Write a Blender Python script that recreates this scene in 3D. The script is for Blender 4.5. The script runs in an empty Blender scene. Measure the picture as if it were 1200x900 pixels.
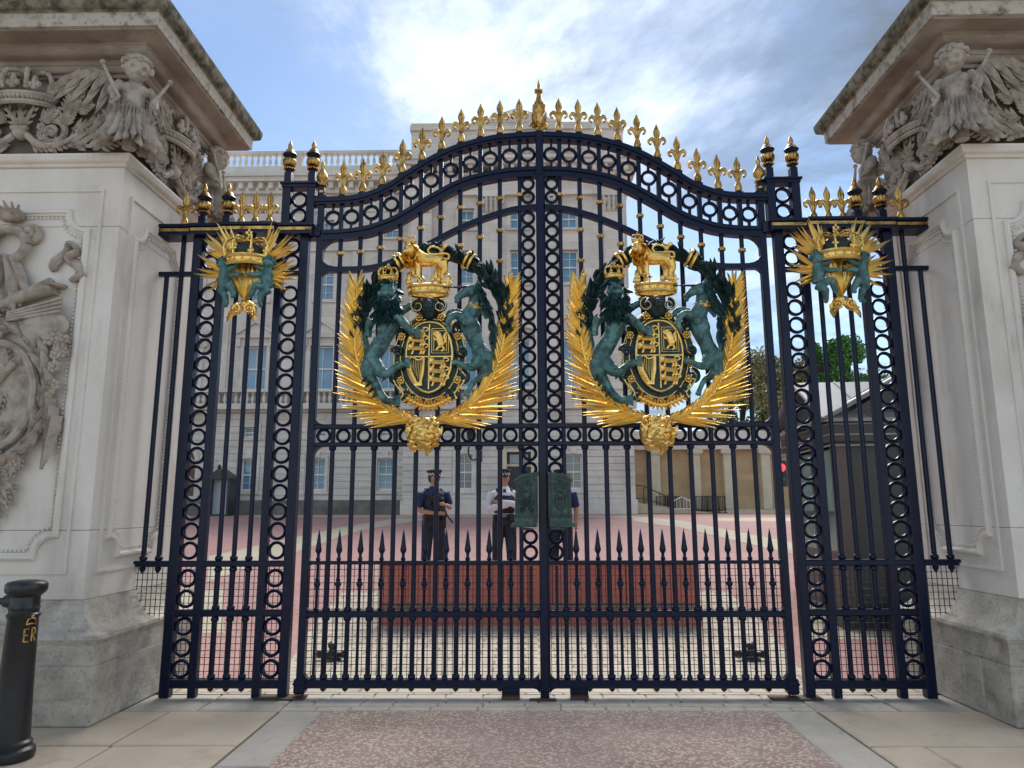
import bpy, math, random
import numpy as np
from mathutils import Vector, Matrix, Quaternion

# ------------------------------------------------------------------ camera, sky, sun, exposure
SC = bpy.context.scene
COL = SC.collection
PI = math.pi
CAM_F, CAM_X, CAM_D, CAM_H = 839.55, -0.1724, 6.3612, 1.55
CAM_P, CAM_Y, CAM_R = 0.1733, 0.015, -0.0031
def _rot():
    cy, sy, cp, sp, cr, sr = math.cos(CAM_Y), math.sin(CAM_Y), math.cos(CAM_P), math.sin(CAM_P), math.cos(CAM_R), math.sin(CAM_R)
    Rz = np.array([[cy, sy, 0], [-sy, cy, 0], [0, 0, 1]])
    Rx = np.array([[1, 0, 0], [0, cp, sp], [0, -sp, cp]])
    Ry = np.array([[cr, 0, sr], [0, 1, 0], [-sr, 0, cr]])
    return Ry @ Rx @ Rz
CAM_M = _rot()
cam_d = bpy.data.cameras.new('camera')
cam = bpy.data.objects.new('camera', cam_d)
COL.objects.link(cam)
cam_d.sensor_width = 36.0
cam_d.lens = CAM_F / 1200 * 36.0
cam_d.clip_start = 0.05
cam_d.clip_end = 2000
cam.matrix_world = Matrix(((CAM_M[0][0], CAM_M[2][0], -CAM_M[1][0], CAM_X),
                           (CAM_M[0][1], CAM_M[2][1], -CAM_M[1][1], -CAM_D),
                           (CAM_M[0][2], CAM_M[2][2], -CAM_M[1][2], CAM_H), (0, 0, 0, 1)))
SC.camera = cam
SUN_EL, SUN_AZ = math.radians(42), math.radians(4)      # behind the palace, a little right of the gate's axis
sdir = Vector((math.sin(SUN_AZ) * math.cos(SUN_EL), math.cos(SUN_AZ) * math.cos(SUN_EL), math.sin(SUN_EL)))
sun_d = bpy.data.lights.new('sun', 'SUN')
sun_d.energy = 1.5
sun_d.angle = math.radians(40)
sun_d.color = (1.0, 0.95, 0.88)
sun = bpy.data.objects.new('sun', sun_d)
COL.objects.link(sun)
sun.rotation_euler = sdir.to_track_quat('Z', 'Y').to_euler()
SC.view_settings.view_transform = 'Standard'
SC.view_settings.look = 'None'
SC.view_settings.gamma = 1.0
SC.view_settings.exposure = 1.80

def build_world():
    w = bpy.data.worlds.new('World')
    SC.world = w
    w.use_nodes = True
    nt = w.node_tree
    for n in list(nt.nodes): nt.nodes.remove(n)
    N, L = nt.nodes.new, nt.links.new
    def math_(op, a, b=None, clamp=False):
        m = N('ShaderNodeMath'); m.operation = op; m.use_clamp = clamp
        for i, v in enumerate((a, b)):
            if v is None: continue
            if isinstance(v, (int, float)): m.inputs[i].default_value = v
            else: L(v, m.inputs[i])
        return m.outputs[0]
    sky = N('ShaderNodeTexSky'); sky.sky_type = 'NISHITA'; sky.sun_disc = False
    sky.sun_elevation = SUN_EL
    sky.sun_rotation = SUN_AZ
    sky.air_density = 1.0; sky.dust_density = 0.12; sky.ozone_density = 1.4
    tc = N('ShaderNodeTexCoord')
    sep = N('ShaderNodeSeparateXYZ'); L(tc.outputs['Generated'], sep.inputs[0])
    zz = math_('ADD', math_('MAXIMUM', sep.outputs[2], 0.0), 0.22)
    cx = math_('DIVIDE', sep.outputs[0], zz); cyv = math_('DIVIDE', sep.outputs[1], zz)
    cmb = N('ShaderNodeCombineXYZ'); L(cx, cmb.inputs[0]); L(cyv, cmb.inputs[1]); cmb.inputs[2].default_value = 3.1
    def noise(scale, detail, rough, off, dist=0.0):
        mp = N('ShaderNodeMapping'); mp.inputs['Location'].default_value = off
        L(cmb.outputs[0], mp.inputs[0])
        n = N('ShaderNodeTexNoise'); n.inputs['Scale'].default_value = scale
        n.inputs['Detail'].default_value = detail; n.inputs['Roughness'].default_value = rough
        n.inputs['Distortion'].default_value = dist
        L(mp.outputs[0], n.inputs['Vector'])
        return n.outputs['Fac']
    def ramp(f, stops):
        r = N('ShaderNodeValToRGB'); r.color_ramp.interpolation = 'EASE'
        el = r.color_ramp.elements
        el[0].position, el[0].color = stops[0]; el[1].position, el[1].color = stops[-1]
        for p, c in stops[1:-1]:
            e = el.new(p); e.color = c
        L(f, r.inputs[0]); return r.outputs[0]
    cover = ramp(noise(1.15, 12, 0.64, CLOUD_A, 0.4), [(0.40, (0.06, 0.06, 0.06, 1)), (0.49, (0.55, 0.55, 0.55, 1)), (0.60, (1, 1, 1, 1))])
    thick = ramp(noise(0.8, 10, 0.6, CLOUD_B, 0.3), [(0.43, (0, 0, 0, 1)), (0.57, (1, 1, 1, 1))])
    # silver lining: forward scattering of the hidden sun through thin cloud, a function of the angle to the sun only
    dot = N('ShaderNodeVectorMath'); dot.operation = 'DOT_PRODUCT'
    L(tc.outputs['Generated'], dot.inputs[0]); dot.inputs[1].default_value = sdir
    fwd = math_('POWER', math_('MAXIMUM', dot.outputs['Value'], 0.0), 45.0)
    lum = math_('ADD', 8.6, math_('MULTIPLY', fwd, 6.0))
    shade = math_('SUBTRACT', 1.0, math_('MULTIPLY', thick, 0.82))
    lum = math_('MULTIPLY', lum, shade)
    cc = N('ShaderNodeMix'); cc.data_type = 'RGBA'
    L(thick, cc.inputs['Factor']); cc.inputs['A'].default_value = (0.98, 1.0, 1.04, 1); cc.inputs['B'].default_value = (0.80, 0.95, 1.12, 1)
    cl = N('ShaderNodeVectorMath'); cl.operation = 'SCALE'
    L(cc.outputs['Result'], cl.inputs[0]); L(lum, cl.inputs['Scale'])
    mix = N('ShaderNodeMix'); mix.data_type = 'RGBA'
    L(math_('MULTIPLY', cover, 0.94), mix.inputs['Factor'])
    L(sky.outputs[0], mix.inputs['A']); L(cl.outputs[0], mix.inputs['B'])
    bg = N('ShaderNodeBackground'); bg.inputs['Strength'].default_value = 0.05
    L(mix.outputs['Result'], bg.inputs['Color'])
    out = N('ShaderNodeOutputWorld'); L(bg.outputs[0], out.inputs[0])
CLOUD_A = (0.3, 6.6, 0.0)
CLOUD_B = (5.1, 11.2, 0.0)
build_world()

# ------------------------------------------------------------------ pixel helpers (photograph 1200 x 900)
CAM_C = np.array([CAM_X, -CAM_D, CAM_H])
def ray(u, v): return CAM_M.T @ np.array([(u - 600) / CAM_F, 1, (450 - v) / CAM_F])
def onY(u, v, Y):
    d = ray(u, v); t = (Y - CAM_C[1]) / d[1]; return CAM_C + t * d
def onX(u, v, X):
    d = ray(u, v); t = (X - CAM_C[0]) / d[0]; return CAM_C + t * d
GPY = [-60, 1.6, 3.4, 5.6, 42, 300]
GPZ = [0, 0, 0.05, 0.40, 1.25, 1.25]
def gz(Y): return float(np.interp(Y, GPY, GPZ))
def onG(u, v):
    d = ray(u, v); best = None
    for t in np.linspace(3, 120, 6000):
        P = CAM_C + t * d
        if P[2] <= gz(P[1]): return P
    return CAM_C + 120 * d
R_ = random.Random(7)

# ------------------------------------------------------------------ mesh builder
class MB:
    def __init__(s): s.v = []; s.f = []
    def add(s, vs, fs):
        o = len(s.v); s.v += [tuple(v) for v in vs]; s.f += [tuple(i + o for i in f) for f in fs]
    def merge(s, m, M=None):
        s.add([tuple(M @ Vector(v)) for v in m.v] if M is not None else m.v, m.f); return s
    def box(s, x0, x1, y0, y1, z0, z1, ch=0.0):
        if ch <= 0:
            s.add([(x0,y0,z0),(x1,y0,z0),(x1,y1,z0),(x0,y1,z0),(x0,y0,z1),(x1,y0,z1),(x1,y1,z1),(x0,y1,z1)],
                  [(0,3,2,1),(4,5,6,7),(0,1,5,4),(1,2,6,5),(2,3,7,6),(3,0,4,7)])
        else:
            c = ch; vs = []
            for z, i in ((z0, c), (z0 + c, 0), (z1 - c, 0), (z1, c)):
                xa, xb, ya, yb, k = x0 + i, x1 - i, y0 + i, y1 - i, (c * 0.3 if i else c)
                vs += [(x, y, z) for x, y in ((xa+k,ya),(xb-k,ya),(xb,ya+k),(xb,yb-k),(xb-k,yb),(xa+k,yb),(xa,yb-k),(xa,ya+k))]
            fs = [(r*8+k, r*8+(k+1)%8, r*8+8+(k+1)%8, r*8+8+k) for r in range(3) for k in range(8)]
            fs += [tuple(reversed(range(8))), tuple(range(24, 32))]
            s.add(vs, fs)
        return s
    def tube(s, pts, rad, n=8, caps=True, flat=1.0, up=None):
        pts = [Vector(p) for p in pts]
        if isinstance(rad, (int, float)): rad = [rad] * len(pts)
        o = len(s.v); prev = None; m = len(pts)
        for i, p in enumerate(pts):
            t = (pts[min(i+1, m-1)] - pts[max(i-1, 0)])
            if t.length < 1e-9: t = Vector((0, 0, 1))
            t.normalize()
            if up is not None: a = Vector(up)
            elif prev is not None: a = prev
            else: a = Vector((0, 1, 0)) if abs(t.y) < 0.9 else Vector((1, 0, 0))
            b = t.cross(a)
            if b.length < 1e-6: b = t.cross(Vector((0.3, 0.2, 0.9)))
            b.normalize(); a2 = b.cross(t); a2.normalize(); prev = a2
            for k in range(n):
                an = 2 * PI * k / n
                q = p + b * (math.cos(an) * rad[i]) + a2 * (math.sin(an) * rad[i] * flat)
                s.v.append(tuple(q))
        for i in range(m - 1):
            for k in range(n):
                s.f.append((o+i*n+k, o+i*n+(k+1)%n, o+(i+1)*n+(k+1)%n, o+(i+1)*n+k))
        if caps:
            s.f.append(tuple(o + k for k in reversed(range(n))))
            s.f.append(tuple(o + (m-1)*n + k for k in range(n)))
        return s
    def lathe(s, prof, n=14, c=(0, 0, 0), caps=True):
        o = len(s.v)
        for r, z in prof:
            for k in range(n):
                an = 2 * PI * k / n
                s.v.append((c[0] + r*math.cos(an), c[1] + r*math.sin(an), c[2] + z))
        for i in range(len(prof) - 1):
            for k in range(n):
                s.f.append((o+i*n+k, o+i*n+(k+1)%n, o+(i+1)*n+(k+1)%n, o+(i+1)*n+k))
        if caps:
            s.f.append(tuple(o + k for k in reversed(range(n))))
            s.f.append(tuple(o + (len(prof)-1)*n + k for k in range(n)))
        return s
    def ell(s, c, r, n=12, m=8, q=None):
        c = Vector(c); r = (r, r, r) if isinstance(r, (int, float)) else r
        o = len(s.v)
        for i in range(1, m):
            ph = PI * i / m
            for k in range(n):
                th = 2 * PI * k / n
                p = Vector((r[0]*math.sin(ph)*math.cos(th), r[1]*math.sin(ph)*math.sin(th), r[2]*math.cos(ph)))
                if q is not None: p = q @ p
                s.v.append(tuple(c + p))
        top = Vector((0, 0, r[2])); bot = -top
        if q is not None: top = q @ top; bot = q @ bot
        s.v.append(tuple(c + top)); s.v.append(tuple(c + bot)); T = len(s.v) - 2
        for i in range(m - 2):
            for k in range(n):
                s.f.append((o+i*n+k, o+(i+1)*n+k, o+(i+1)*n+(k+1)%n, o+i*n+(k+1)%n))
        for k in range(n):
            s.f.append((T, o+k, o+(k+1)%n)); s.f.append((T+1, o+(m-2)*n+(k+1)%n, o+(m-2)*n+k))
        return s
    def ring(s, R, rx, ry, n=22, m=6, c=(0, 0, 0)):
        """flat-ish ring standing in the XZ plane"""
        o = len(s.v)
        for i in range(n):
            a = 2 * PI * i / n
            for k in range(m):
                b = 2 * PI * (k + .5) / m
                rr = R + rx * math.cos(b)
                s.v.append((c[0] + rr*math.cos(a), c[1] + ry*math.sin(b), c[2] + rr*math.sin(a)))
        for i in range(n):
            for k in range(m):
                s.f.append((o+i*m+k, o+i*m+(k+1)%m, o+((i+1)%n)*m+(k+1)%m, o+((i+1)%n)*m+k))
        return s
    def prism(s, out, y0, y1):
        """outline in XZ extruded along Y"""
        n = len(out); o = len(s.v)
        s.v += [(x, y0, z) for x, z in out] + [(x, y1, z) for x, z in out]
        s.f.append(tuple(o + i for i in range(n))); s.f.append(tuple(o + n + i for i in reversed(range(n))))
        for i in range(n):
            j = (i + 1) % n
            s.f.append((o+j, o+i, o+n+i, o+n+j))
        return s
    def sweep(s, path, prof, closed=False):
        """path of (x,z); prof of (offset along normal in XZ, y)"""
        n, m = len(path), len(prof); o = len(s.v)
        for i in range(n):
            a = Vector(path[(i-1) % n] if (closed or i > 0) else path[i]); b = Vector(path[(i+1) % n] if (closed or i < n-1) else path[i])
            p = Vector(path[i])
            t1 = (p - a); t2 = (b - p)
            if t1.length < 1e-9: t1 = t2
            if t2.length < 1e-9: t2 = t1
            t1.normalize(); t2.normalize()
            n1 = Vector((-t1.y, t1.x)); n2 = Vector((-t2.y, t2.x)); nn = n1 + n2
            if nn.length < 1e-6: nn = n1
            nn.normalize(); k = 1 / max(0.45, nn.dot(n1))
            for off, y in prof:
                q = p + nn * off * k
                s.v.append((q.x, y, q.y))
        for i in range(n if closed else n - 1):
            j = (i + 1) % n
            for k in range(m - 1):
                s.f.append((o+i*m+k, o+i*m+k+1, o+j*m+k+1, o+j*m+k))
        if not closed:
            s.f.append(tuple(o + k for k in range(m))); s.f.append(tuple(o + (n-1)*m + k for k in reversed(range(m))))
        return s
    def leaf(s, base, d, nrm, L, W, curl=0.25, th=0.15, seg=6, lobes=0.0):
        """blade with a raised midrib; d = direction, nrm = outward, curl bends the tip outward"""
        base, d, nrm = Vector(base), Vector(d).normalized(), Vector(nrm).normalized()
        side = d.cross(nrm).normalized(); nrm = side.cross(d).normalized(); o = len(s.v)
        for i in range(seg + 1):
            t = i / seg
            w = W * (math.sin(PI * min(1, 0.12 + t * 0.88)) ** 0.8) * (1 - 0.25 * t)
            if lobes: w *= 1 - lobes * (i % 2)
            c = base + d * (L * t) + nrm * (L * curl * (t ** 2.2 + 0.35 * math.sin(PI * t)))
            h = W * th * 2 * (1 - t * .7)
            s.v += [tuple(c - side * w * .5 - nrm * h * .3), tuple(c + nrm * h), tuple(c + side * w * .5 - nrm * h * .3), tuple(c - nrm * h * 0.9)]
        for i in range(seg):
            for k in range(4):
                s.f.append((o+i*4+k, o+i*4+(k+1)%4, o+i*4+4+(k+1)%4, o+i*4+4+k))
        s.f.append((o+3, o+2, o+1, o)); q = o + seg * 4; s.f.append((q, q+1, q+2, q+3))
        return s
    def spiral(s, c, r0, turns, ang, d=1, rad=0.02, plane=None, n=7, seg=18, taper=0.5):
        """tapering scroll; plane maps (u,w,out) to a point"""
        pts, rr = [], []
        for i in range(seg + 1):
            t = i / seg; a = ang + d * turns * 2 * PI * t; r = r0 * (1 - 0.82 * t)
            pts.append(plane(c[0] + r * math.cos(a), c[1] + r * math.sin(a), c[2] + rad * 1.2 * t)); rr.append(rad * (1 - taper * t))
        pts.append(pts[-1]); s.tube(pts[:-1], rr[:len(pts) - 1], n)
        s.ell(pts[-2], rad * 1.1, 8, 6)
        return s
    def mesh(s, name, mat=None, smooth=40):
        me = bpy.data.meshes.new(name); me.from_pydata(s.v, [], s.f); me.update()
        if mat is not None: me.materials.append(mat)
        if smooth is not None:
            me.polygons.foreach_set('use_smooth', [True] * len(me.polygons))
            me.set_sharp_from_angle(angle=math.radians(smooth))
        return me

def fused(mb, name, mat, voxel=0.012, it=3, fac=0.5, extra=None, dents=(), mat2=None):
    """union of overlapping volumes into one continuous smooth surface; dents = (point, radius, vector) pushes; extra = loose carved detail laid on it"""
    me = mb.mesh('tmp', mat, None); ob = bpy.data.objects.new('tmp', me); COL.objects.link(ob)
    m = ob.modifiers.new('r', 'REMESH'); m.mode = 'VOXEL'; m.voxel_size = voxel; m.use_smooth_shade = True
    k = ob.modifiers.new('s', 'SMOOTH'); k.iterations = it; k.factor = fac
    dg = bpy.context.evaluated_depsgraph_get(); dg.update()
    out = bpy.data.meshes.new_from_object(ob.evaluated_get(dg))
    out.name = name
    bpy.data.objects.remove(ob); bpy.data.meshes.remove(me)
    if dents:
        co = np.empty(len(out.vertices)*3, np.float32); out.vertices.foreach_get('co', co); co = co.reshape(-1, 3)
        for p, r, v in dents:
            d = np.linalg.norm(co - np.array(p), axis=1); w = np.clip(1 - d/r, 0, 1); w = w*w*(3 - 2*w)
            co += w[:, None]*np.array(v)
        out.vertices.foreach_set('co', co.ravel()); out.update()
    if extra is not None and extra.v:
        v0 = np.empty(len(out.vertices)*3, np.float32); out.vertices.foreach_get('co', v0)
        f0 = [tuple(p.vertices) for p in out.polygons]; n0 = len(v0)//3
        nm = bpy.data.meshes.new(name)
        nm.from_pydata([tuple(x) for x in v0.reshape(-1, 3).tolist()] + extra.v, [], f0 + [tuple(i + n0 for i in f) for f in extra.f]); nm.update()
        bpy.data.meshes.remove(out); out = nm
        if mat2 is not None:
            out.materials.append(mat); out.materials.append(mat2)
            out.polygons.foreach_set('material_index', [0]*len(f0) + [1]*len(extra.f))
    if not out.materials: out.materials.append(mat)
    out.polygons.foreach_set('use_smooth', [True] * len(out.polygons))
    if extra is not None: out.set_sharp_from_angle(angle=math.radians(55))
    return out

WLOC = {}
def root(name, label, cat, loc=(0, 0, 0), rz=0.0, group=None, sx=1):
    o = bpy.data.objects.new(name, None); COL.objects.link(o)
    o.location = loc; o.rotation_euler = (0, 0, rz); o.scale = (sx, 1, 1); o.empty_display_size = 0.2
    o['label'] = label; o['category'] = cat
    if group: o['group'] = group
    WLOC[o.name] = Vector(loc)
    return o
def put(name, mb, mat, parent=None, loc=None, smooth=40, local=False):
    """link a mesh (or MB); vertices are world coordinates unless local / loc given (loc = world position of the mesh origin)"""
    me = mb.mesh(name, mat, smooth) if isinstance(mb, MB) else mb
    o = bpy.data.objects.new(name, me); COL.objects.link(o)
    w = Vector(loc) if loc is not None else Vector((0, 0, 0))
    if parent is not None:
        o.parent = parent
        if not local: o.location = w - WLOC[parent.name]
        else: o.location = w
    else: o.location = w
    WLOC[o.name] = w
    return o
def tag(o, label=None, cat=None, group=None, kind=None):
    if label: o['label'] = label
    if cat: o['category'] = cat
    if group: o['group'] = group
    if kind: o['kind'] = kind
    return o
def crom(pts, n=8):
    """Catmull-Rom through points (any dimension)"""
    P = [np.array(p, float) for p in pts]; P = [2*P[0]-P[1]] + P + [2*P[-1]-P[-2]]; out = []
    for i in range(1, len(P) - 2):
        for k in range(n):
            t = k / n; a, b, c, d = P[i-1], P[i], P[i+1], P[i+2]
            out.append(0.5*((2*b) + (-a+c)*t + (2*a-5*b+4*c-d)*t*t + (-a+3*b-3*c+d)*t**3))
    out.append(P[-2]); return [tuple(float(x) for x in q) for q in out]

# ------------------------------------------------------------------ materials
def material(name, c1, c2=None, rough=0.6, metal=0.0, scale=4.0, detail=6, bump=0.0, bscale=60.0, lo=0.35, hi=0.65,
             c3=None, s3=1.2, lo3=0.5, hi3=0.7, spec=0.5, coat=0.0, rvar=0.0, stretch=(1, 1, 1), speck=None, objc=False):
    m = bpy.data.materials.new(name); m.use_nodes = True; nt = m.node_tree
    b = nt.nodes['Principled BSDF']; N, L = nt.nodes.new, nt.links.new
    b.inputs['Roughness'].default_value = rough; b.inputs['Metallic'].default_value = metal
    b.inputs['Specular IOR Level'].default_value = spec
    b.inputs['Coat Weight'].default_value = coat; b.inputs['Coat Roughness'].default_value = 0.15
    if objc: pos = N('ShaderNodeTexCoord').outputs['Object']
    else: pos = N('ShaderNodeNewGeometry').outputs['Position']
    mp = N('ShaderNodeMapping'); mp.inputs['Scale'].default_value = stretch; L(pos, mp.inputs[0]); pos2 = mp.outputs[0]
    def nz(sc, det, src, r=0.6):
        n = N('ShaderNodeTexNoise'); n.inputs['Scale'].default_value = sc; n.inputs['Detail'].default_value = det
        n.inputs['Roughness'].default_value = r; L(src, n.inputs['Vector']); return n.outputs['Fac']
    def rg(f, lo, hi):
        r = N('ShaderNodeMapRange'); r.inputs['From Min'].default_value = lo; r.inputs['From Max'].default_value = hi
        L(f, r.inputs['Value']); return r.outputs['Result']
    def mx(f, a, c):
        x = N('ShaderNodeMix'); x.data_type = 'RGBA'; L(f, x.inputs['Factor'])
        for k, v in (('A', a), ('B', c)):
            if isinstance(v, tuple): x.inputs[k].default_value = (*v, 1)
            else: L(v, x.inputs[k])
        return x.outputs['Result']
    col = c1
    if c2 is not None: col = mx(rg(nz(scale, detail, pos2), lo, hi), c1, c2)
    if c3 is not None: col = mx(rg(nz(s3, 5, pos2), lo3, hi3), col, c3)
    if speck is not None:
        vo = N('ShaderNodeTexVoronoi'); vo.inputs['Scale'].default_value = speck[0]; L(pos, vo.inputs['Vector'])
        sp = N('ShaderNodeSeparateColor'); L(vo.outputs['Color'], sp.inputs[0])
        x = N('ShaderNodeMath'); x.operation = 'GREATER_THAN'; L(sp.outputs[0], x.inputs[0]); x.inputs[1].default_value = speck[2]
        y = N('ShaderNodeMath'); y.operation = 'MULTIPLY'; L(x.outputs[0], y.inputs[0]); y.inputs[1].default_value = speck[3]
        col = mx(y.outputs[0], col, speck[1])
    if isinstance(col, tuple): b.inputs['Base Color'].default_value = (*col, 1)
    else: L(col, b.inputs['Base Color'])
    if rvar:
        r = N('ShaderNodeMapRange'); L(nz(scale * 2.3, 4, pos), r.inputs['Value'])
        r.inputs['To Min'].default_value = rough - rvar; r.inputs['To Max'].default_value = rough + rvar
        L(r.outputs['Result'], b.inputs['Roughness'])
    if bump:
        bp = N('ShaderNodeBump'); bp.inputs['Strength'].default_value = bump; bp.inputs['Distance'].default_value = 0.01
        L(nz(bscale, 5, pos), bp.inputs['Height']); L(bp.outputs['Normal'], b.inputs['Normal'])
    return m
M = {}
M['iron'] = material('navy_gloss_paint', (0.0035, 0.0085, 0.030), (0.0055, 0.011, 0.036), rough=0.30, scale=9, bump=0.12, bscale=45, rvar=0.1, spec=0.28,
                     c3=(0.03, 0.035, 0.045), s3=7.0, lo3=0.66, hi3=0.80)
M['wire'] = material('dark_wire', (0.02, 0.02, 0.024), rough=0.5)
M['gold'] = material('gold_leaf', (1.0, 0.72, 0.25), (0.88, 0.56, 0.14), rough=0.30, metal=1.0, scale=14, bump=0.35, bscale=70, rvar=0.1,
                     c3=(0.30, 0.16, 0.05), s3=16, lo3=0.60, hi3=0.78)
M['palmgold'] = material('bright_gilding', (1.0, 0.74, 0.27), (0.92, 0.62, 0.18), rough=0.36, metal=1.0, scale=12, bump=0.25, bscale=60, rvar=0.1)
M['dull_shaded_gold'] = material('dull_shaded_gilding', (0.72, 0.47, 0.15), (0.46, 0.27, 0.08), rough=0.34, metal=1.0, scale=16, bump=0.35, bscale=70, rvar=0.1, c3=(0.16, 0.09, 0.035), s3=14, lo3=0.50, hi3=0.68)  # duller gold; the finials' backlit shading is put into its brown colour
M['bronze'] = material('verdigris_bronze', (0.105, 0.25, 0.245), (0.02, 0.058, 0.062), rough=0.38, metal=0.2, scale=9, lo=0.40, hi=0.66, bump=0.3, bscale=60,
                       c3=(0.24, 0.45, 0.43), s3=6, lo3=0.56, hi3=0.78)
M['mane'] = material('dark_verdigris', (0.016, 0.045, 0.052), (0.05, 0.13, 0.13), rough=0.42, metal=0.25, scale=14, bump=0.3, bscale=70)
M['darkbronze'] = material('dark_green_bronze', (0.008, 0.018, 0.022), (0.022, 0.06, 0.06), rough=0.42, metal=0.25, scale=12, bump=0.3, bscale=70)
M['lockgreen'] = material('green_painted_bronze', (0.020, 0.040, 0.037), (0.045, 0.085, 0.073), rough=0.45, metal=0.2, scale=9, bump=0.25, bscale=60)
M['cherub'] = material('pale_verdigris', (0.12, 0.28, 0.275), (0.04, 0.11, 0.115), rough=0.45, metal=0.2, scale=18, bump=0.3, bscale=70)
M['stone'] = material('portland_stone', (0.77, 0.735, 0.675), (0.69, 0.645, 0.58), rough=0.85, scale=2.2, bump=0.4, bscale=38, spec=0.25,
                      c3=(0.46, 0.42, 0.365), s3=1.3, lo3=0.54, hi3=0.78, stretch=(1, 1, 0.4))
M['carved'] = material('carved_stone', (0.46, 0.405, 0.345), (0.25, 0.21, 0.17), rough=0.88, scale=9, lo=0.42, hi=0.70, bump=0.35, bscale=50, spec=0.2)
M['dark_frieze'] = material('dark_frieze_stone', (0.24, 0.20, 0.16), (0.15, 0.125, 0.10), rough=0.92, scale=5, bump=0.4, bscale=40, spec=0.2)  # darker stone colour for the block behind the frieze carvings
M['cornice'] = material('weathered_cornice_stone', (0.36, 0.30, 0.24), (0.23, 0.185, 0.145), rough=0.9, scale=3, bump=0.4, bscale=40, spec=0.2,
                        c3=(0.47, 0.43, 0.38), s3=2.2, lo3=0.5, hi3=0.7, stretch=(0.6, 0.6, 2))
M['cornicetop'] = material('lichen_stone', (0.50, 0.455, 0.385), (0.17, 0.15, 0.105), rough=0.95, scale=9, bump=0.6, bscale=35, spec=0.2, lo=0.50, hi=0.68, c3=(0.36, 0.31, 0.25), s3=3, lo3=.5, hi3=.7)
M['mossy'] = material('mossy_stone', (0.26, 0.235, 0.185), (0.085, 0.08, 0.055), rough=0.95, scale=10, bump=0.7, bscale=40, spec=0.2, lo=0.40, hi=0.60)
M['plinth'] = material('rough_plinth_stone', (0.56, 0.525, 0.455), (0.40, 0.365, 0.31), rough=0.92, scale=5, bump=0.9, bscale=34, spec=0.2,
                       c3=(0.27, 0.245, 0.205), s3=4.2, lo3=0.50, hi3=0.76)
M['facade'] = material('facade_stone', (0.73, 0.695, 0.63), (0.64, 0.605, 0.545), rough=0.9, scale=0.5, spec=0.2, c3=(0.50, 0.465, 0.415), s3=0.25, lo3=0.55, hi3=0.8)
M['facade_dark'] = material('sooty_base_stone', (0.22, 0.21, 0.19), (0.12, 0.115, 0.11), rough=0.9, scale=1.0, spec=0.2)
M['glass'] = material('painted_sky_window_glass', (0.10, 0.27, 0.42), (0.20, 0.38, 0.52), rough=0.06, scale=0.5, spec=0.8)  # blue of the reflected sky and tinted blinds put into the pane colour
M['darkglass'] = material('dark_window_glass', (0.10, 0.13, 0.15), (0.17, 0.20, 0.21), rough=0.06, scale=0.8, spec=0.8)
M['white'] = material('white_joinery_paint', (0.78, 0.77, 0.73), rough=0.5)
M['black'] = material('black_paint', (0.012, 0.013, 0.016), (0.02, 0.02, 0.024), rough=0.35, scale=10, bump=0.1, bscale=60)
M['tan'] = material('tan_stone', (0.54, 0.40, 0.235), (0.47, 0.345, 0.195), rough=0.9, scale=0.8, spec=0.2)
M['cream'] = material('cream_stone', (0.64, 0.58, 0.43), (0.56, 0.50, 0.37), rough=0.85, scale=1.5, spec=0.2)
M['pink'] = material('pink_asphalt', (0.42, 0.225, 0.20), (0.35, 0.185, 0.165), rough=0.9, scale=1.2, bump=0.3, bscale=80, spec=0.3, speck=(60, (0.55, 0.40, 0.37), 0.7, 0.5))
M['creampave'] = material('cream_paving', (0.52, 0.46, 0.34), (0.44, 0.385, 0.28), rough=0.9, scale=1.5, spec=0.2)
M['drive'] = material('red_chip_asphalt', (0.40, 0.285, 0.24), (0.30, 0.205, 0.17), rough=0.85, scale=1.6, bump=0.9, bscale=90, spec=0.3,
                      speck=(62, (0.62, 0.52, 0.44), 0.70, 0.8), c3=(0.36, 0.27, 0.235), s3=0.9, lo3=0.48, hi3=0.66)
M['granite'] = material('grey_granite', (0.43, 0.40, 0.345), (0.36, 0.335, 0.29), rough=0.8, scale=5, bump=0.3, bscale=70, speck=(140, (0.45, 0.41, 0.35), 0.7, 0.5))
M['slab'] = material('york_stone_slab', (0.53, 0.445, 0.34), (0.455, 0.38, 0.29), rough=0.8, scale=1.6, bump=0.2, bscale=60, spec=0.3, c3=(0.33, 0.285, 0.23), s3=2.3, lo3=0.56, hi3=0.78)
M['grit'] = material('joint_grit', (0.17, 0.155, 0.125), (0.12, 0.11, 0.09), rough=0.95, scale=20, bump=0.4, bscale=90)
M['red'] = material('red_blocker_paint', (0.56, 0.17, 0.13), (0.48, 0.135, 0.105), rough=0.55, scale=2.5, c3=(0.58, 0.26, 0.21), s3=5, lo3=0.55, hi3=0.8)
M['steel'] = material('grey_steel', (0.24, 0.24, 0.24), (0.18, 0.18, 0.18), rough=0.5, metal=0.3, scale=3)
M['rust'] = material('rusty_iron', (0.10, 0.055, 0.03), (0.05, 0.035, 0.03), rough=0.8, scale=20, bump=0.4)
M['kiosk'] = material('dark_grey_panel', (0.020, 0.026, 0.031), (0.028, 0.034, 0.038), rough=0.4, scale=2)
M['kioskbrown'] = material('brown_grey_panel', (0.085, 0.068, 0.066), (0.07, 0.058, 0.058), rough=0.45, scale=2)
M['lead'] = material('lead_roof', (0.25, 0.26, 0.28), (0.20, 0.21, 0.225), rough=0.55, metal=0.2, scale=2)
M['green_reflection'] = material('green_reflection_glass', (0.05, 0.15, 0.11), (0.16, 0.27, 0.22), rough=0.05, scale=2.2, spec=0.8)  # green reflection in the kiosk window is put into the glass colour
M['leaf1'] = material('deep_green_leaves', (0.06, 0.19, 0.04), (0.10, 0.26, 0.06), rough=0.6, scale=0.6)
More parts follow.
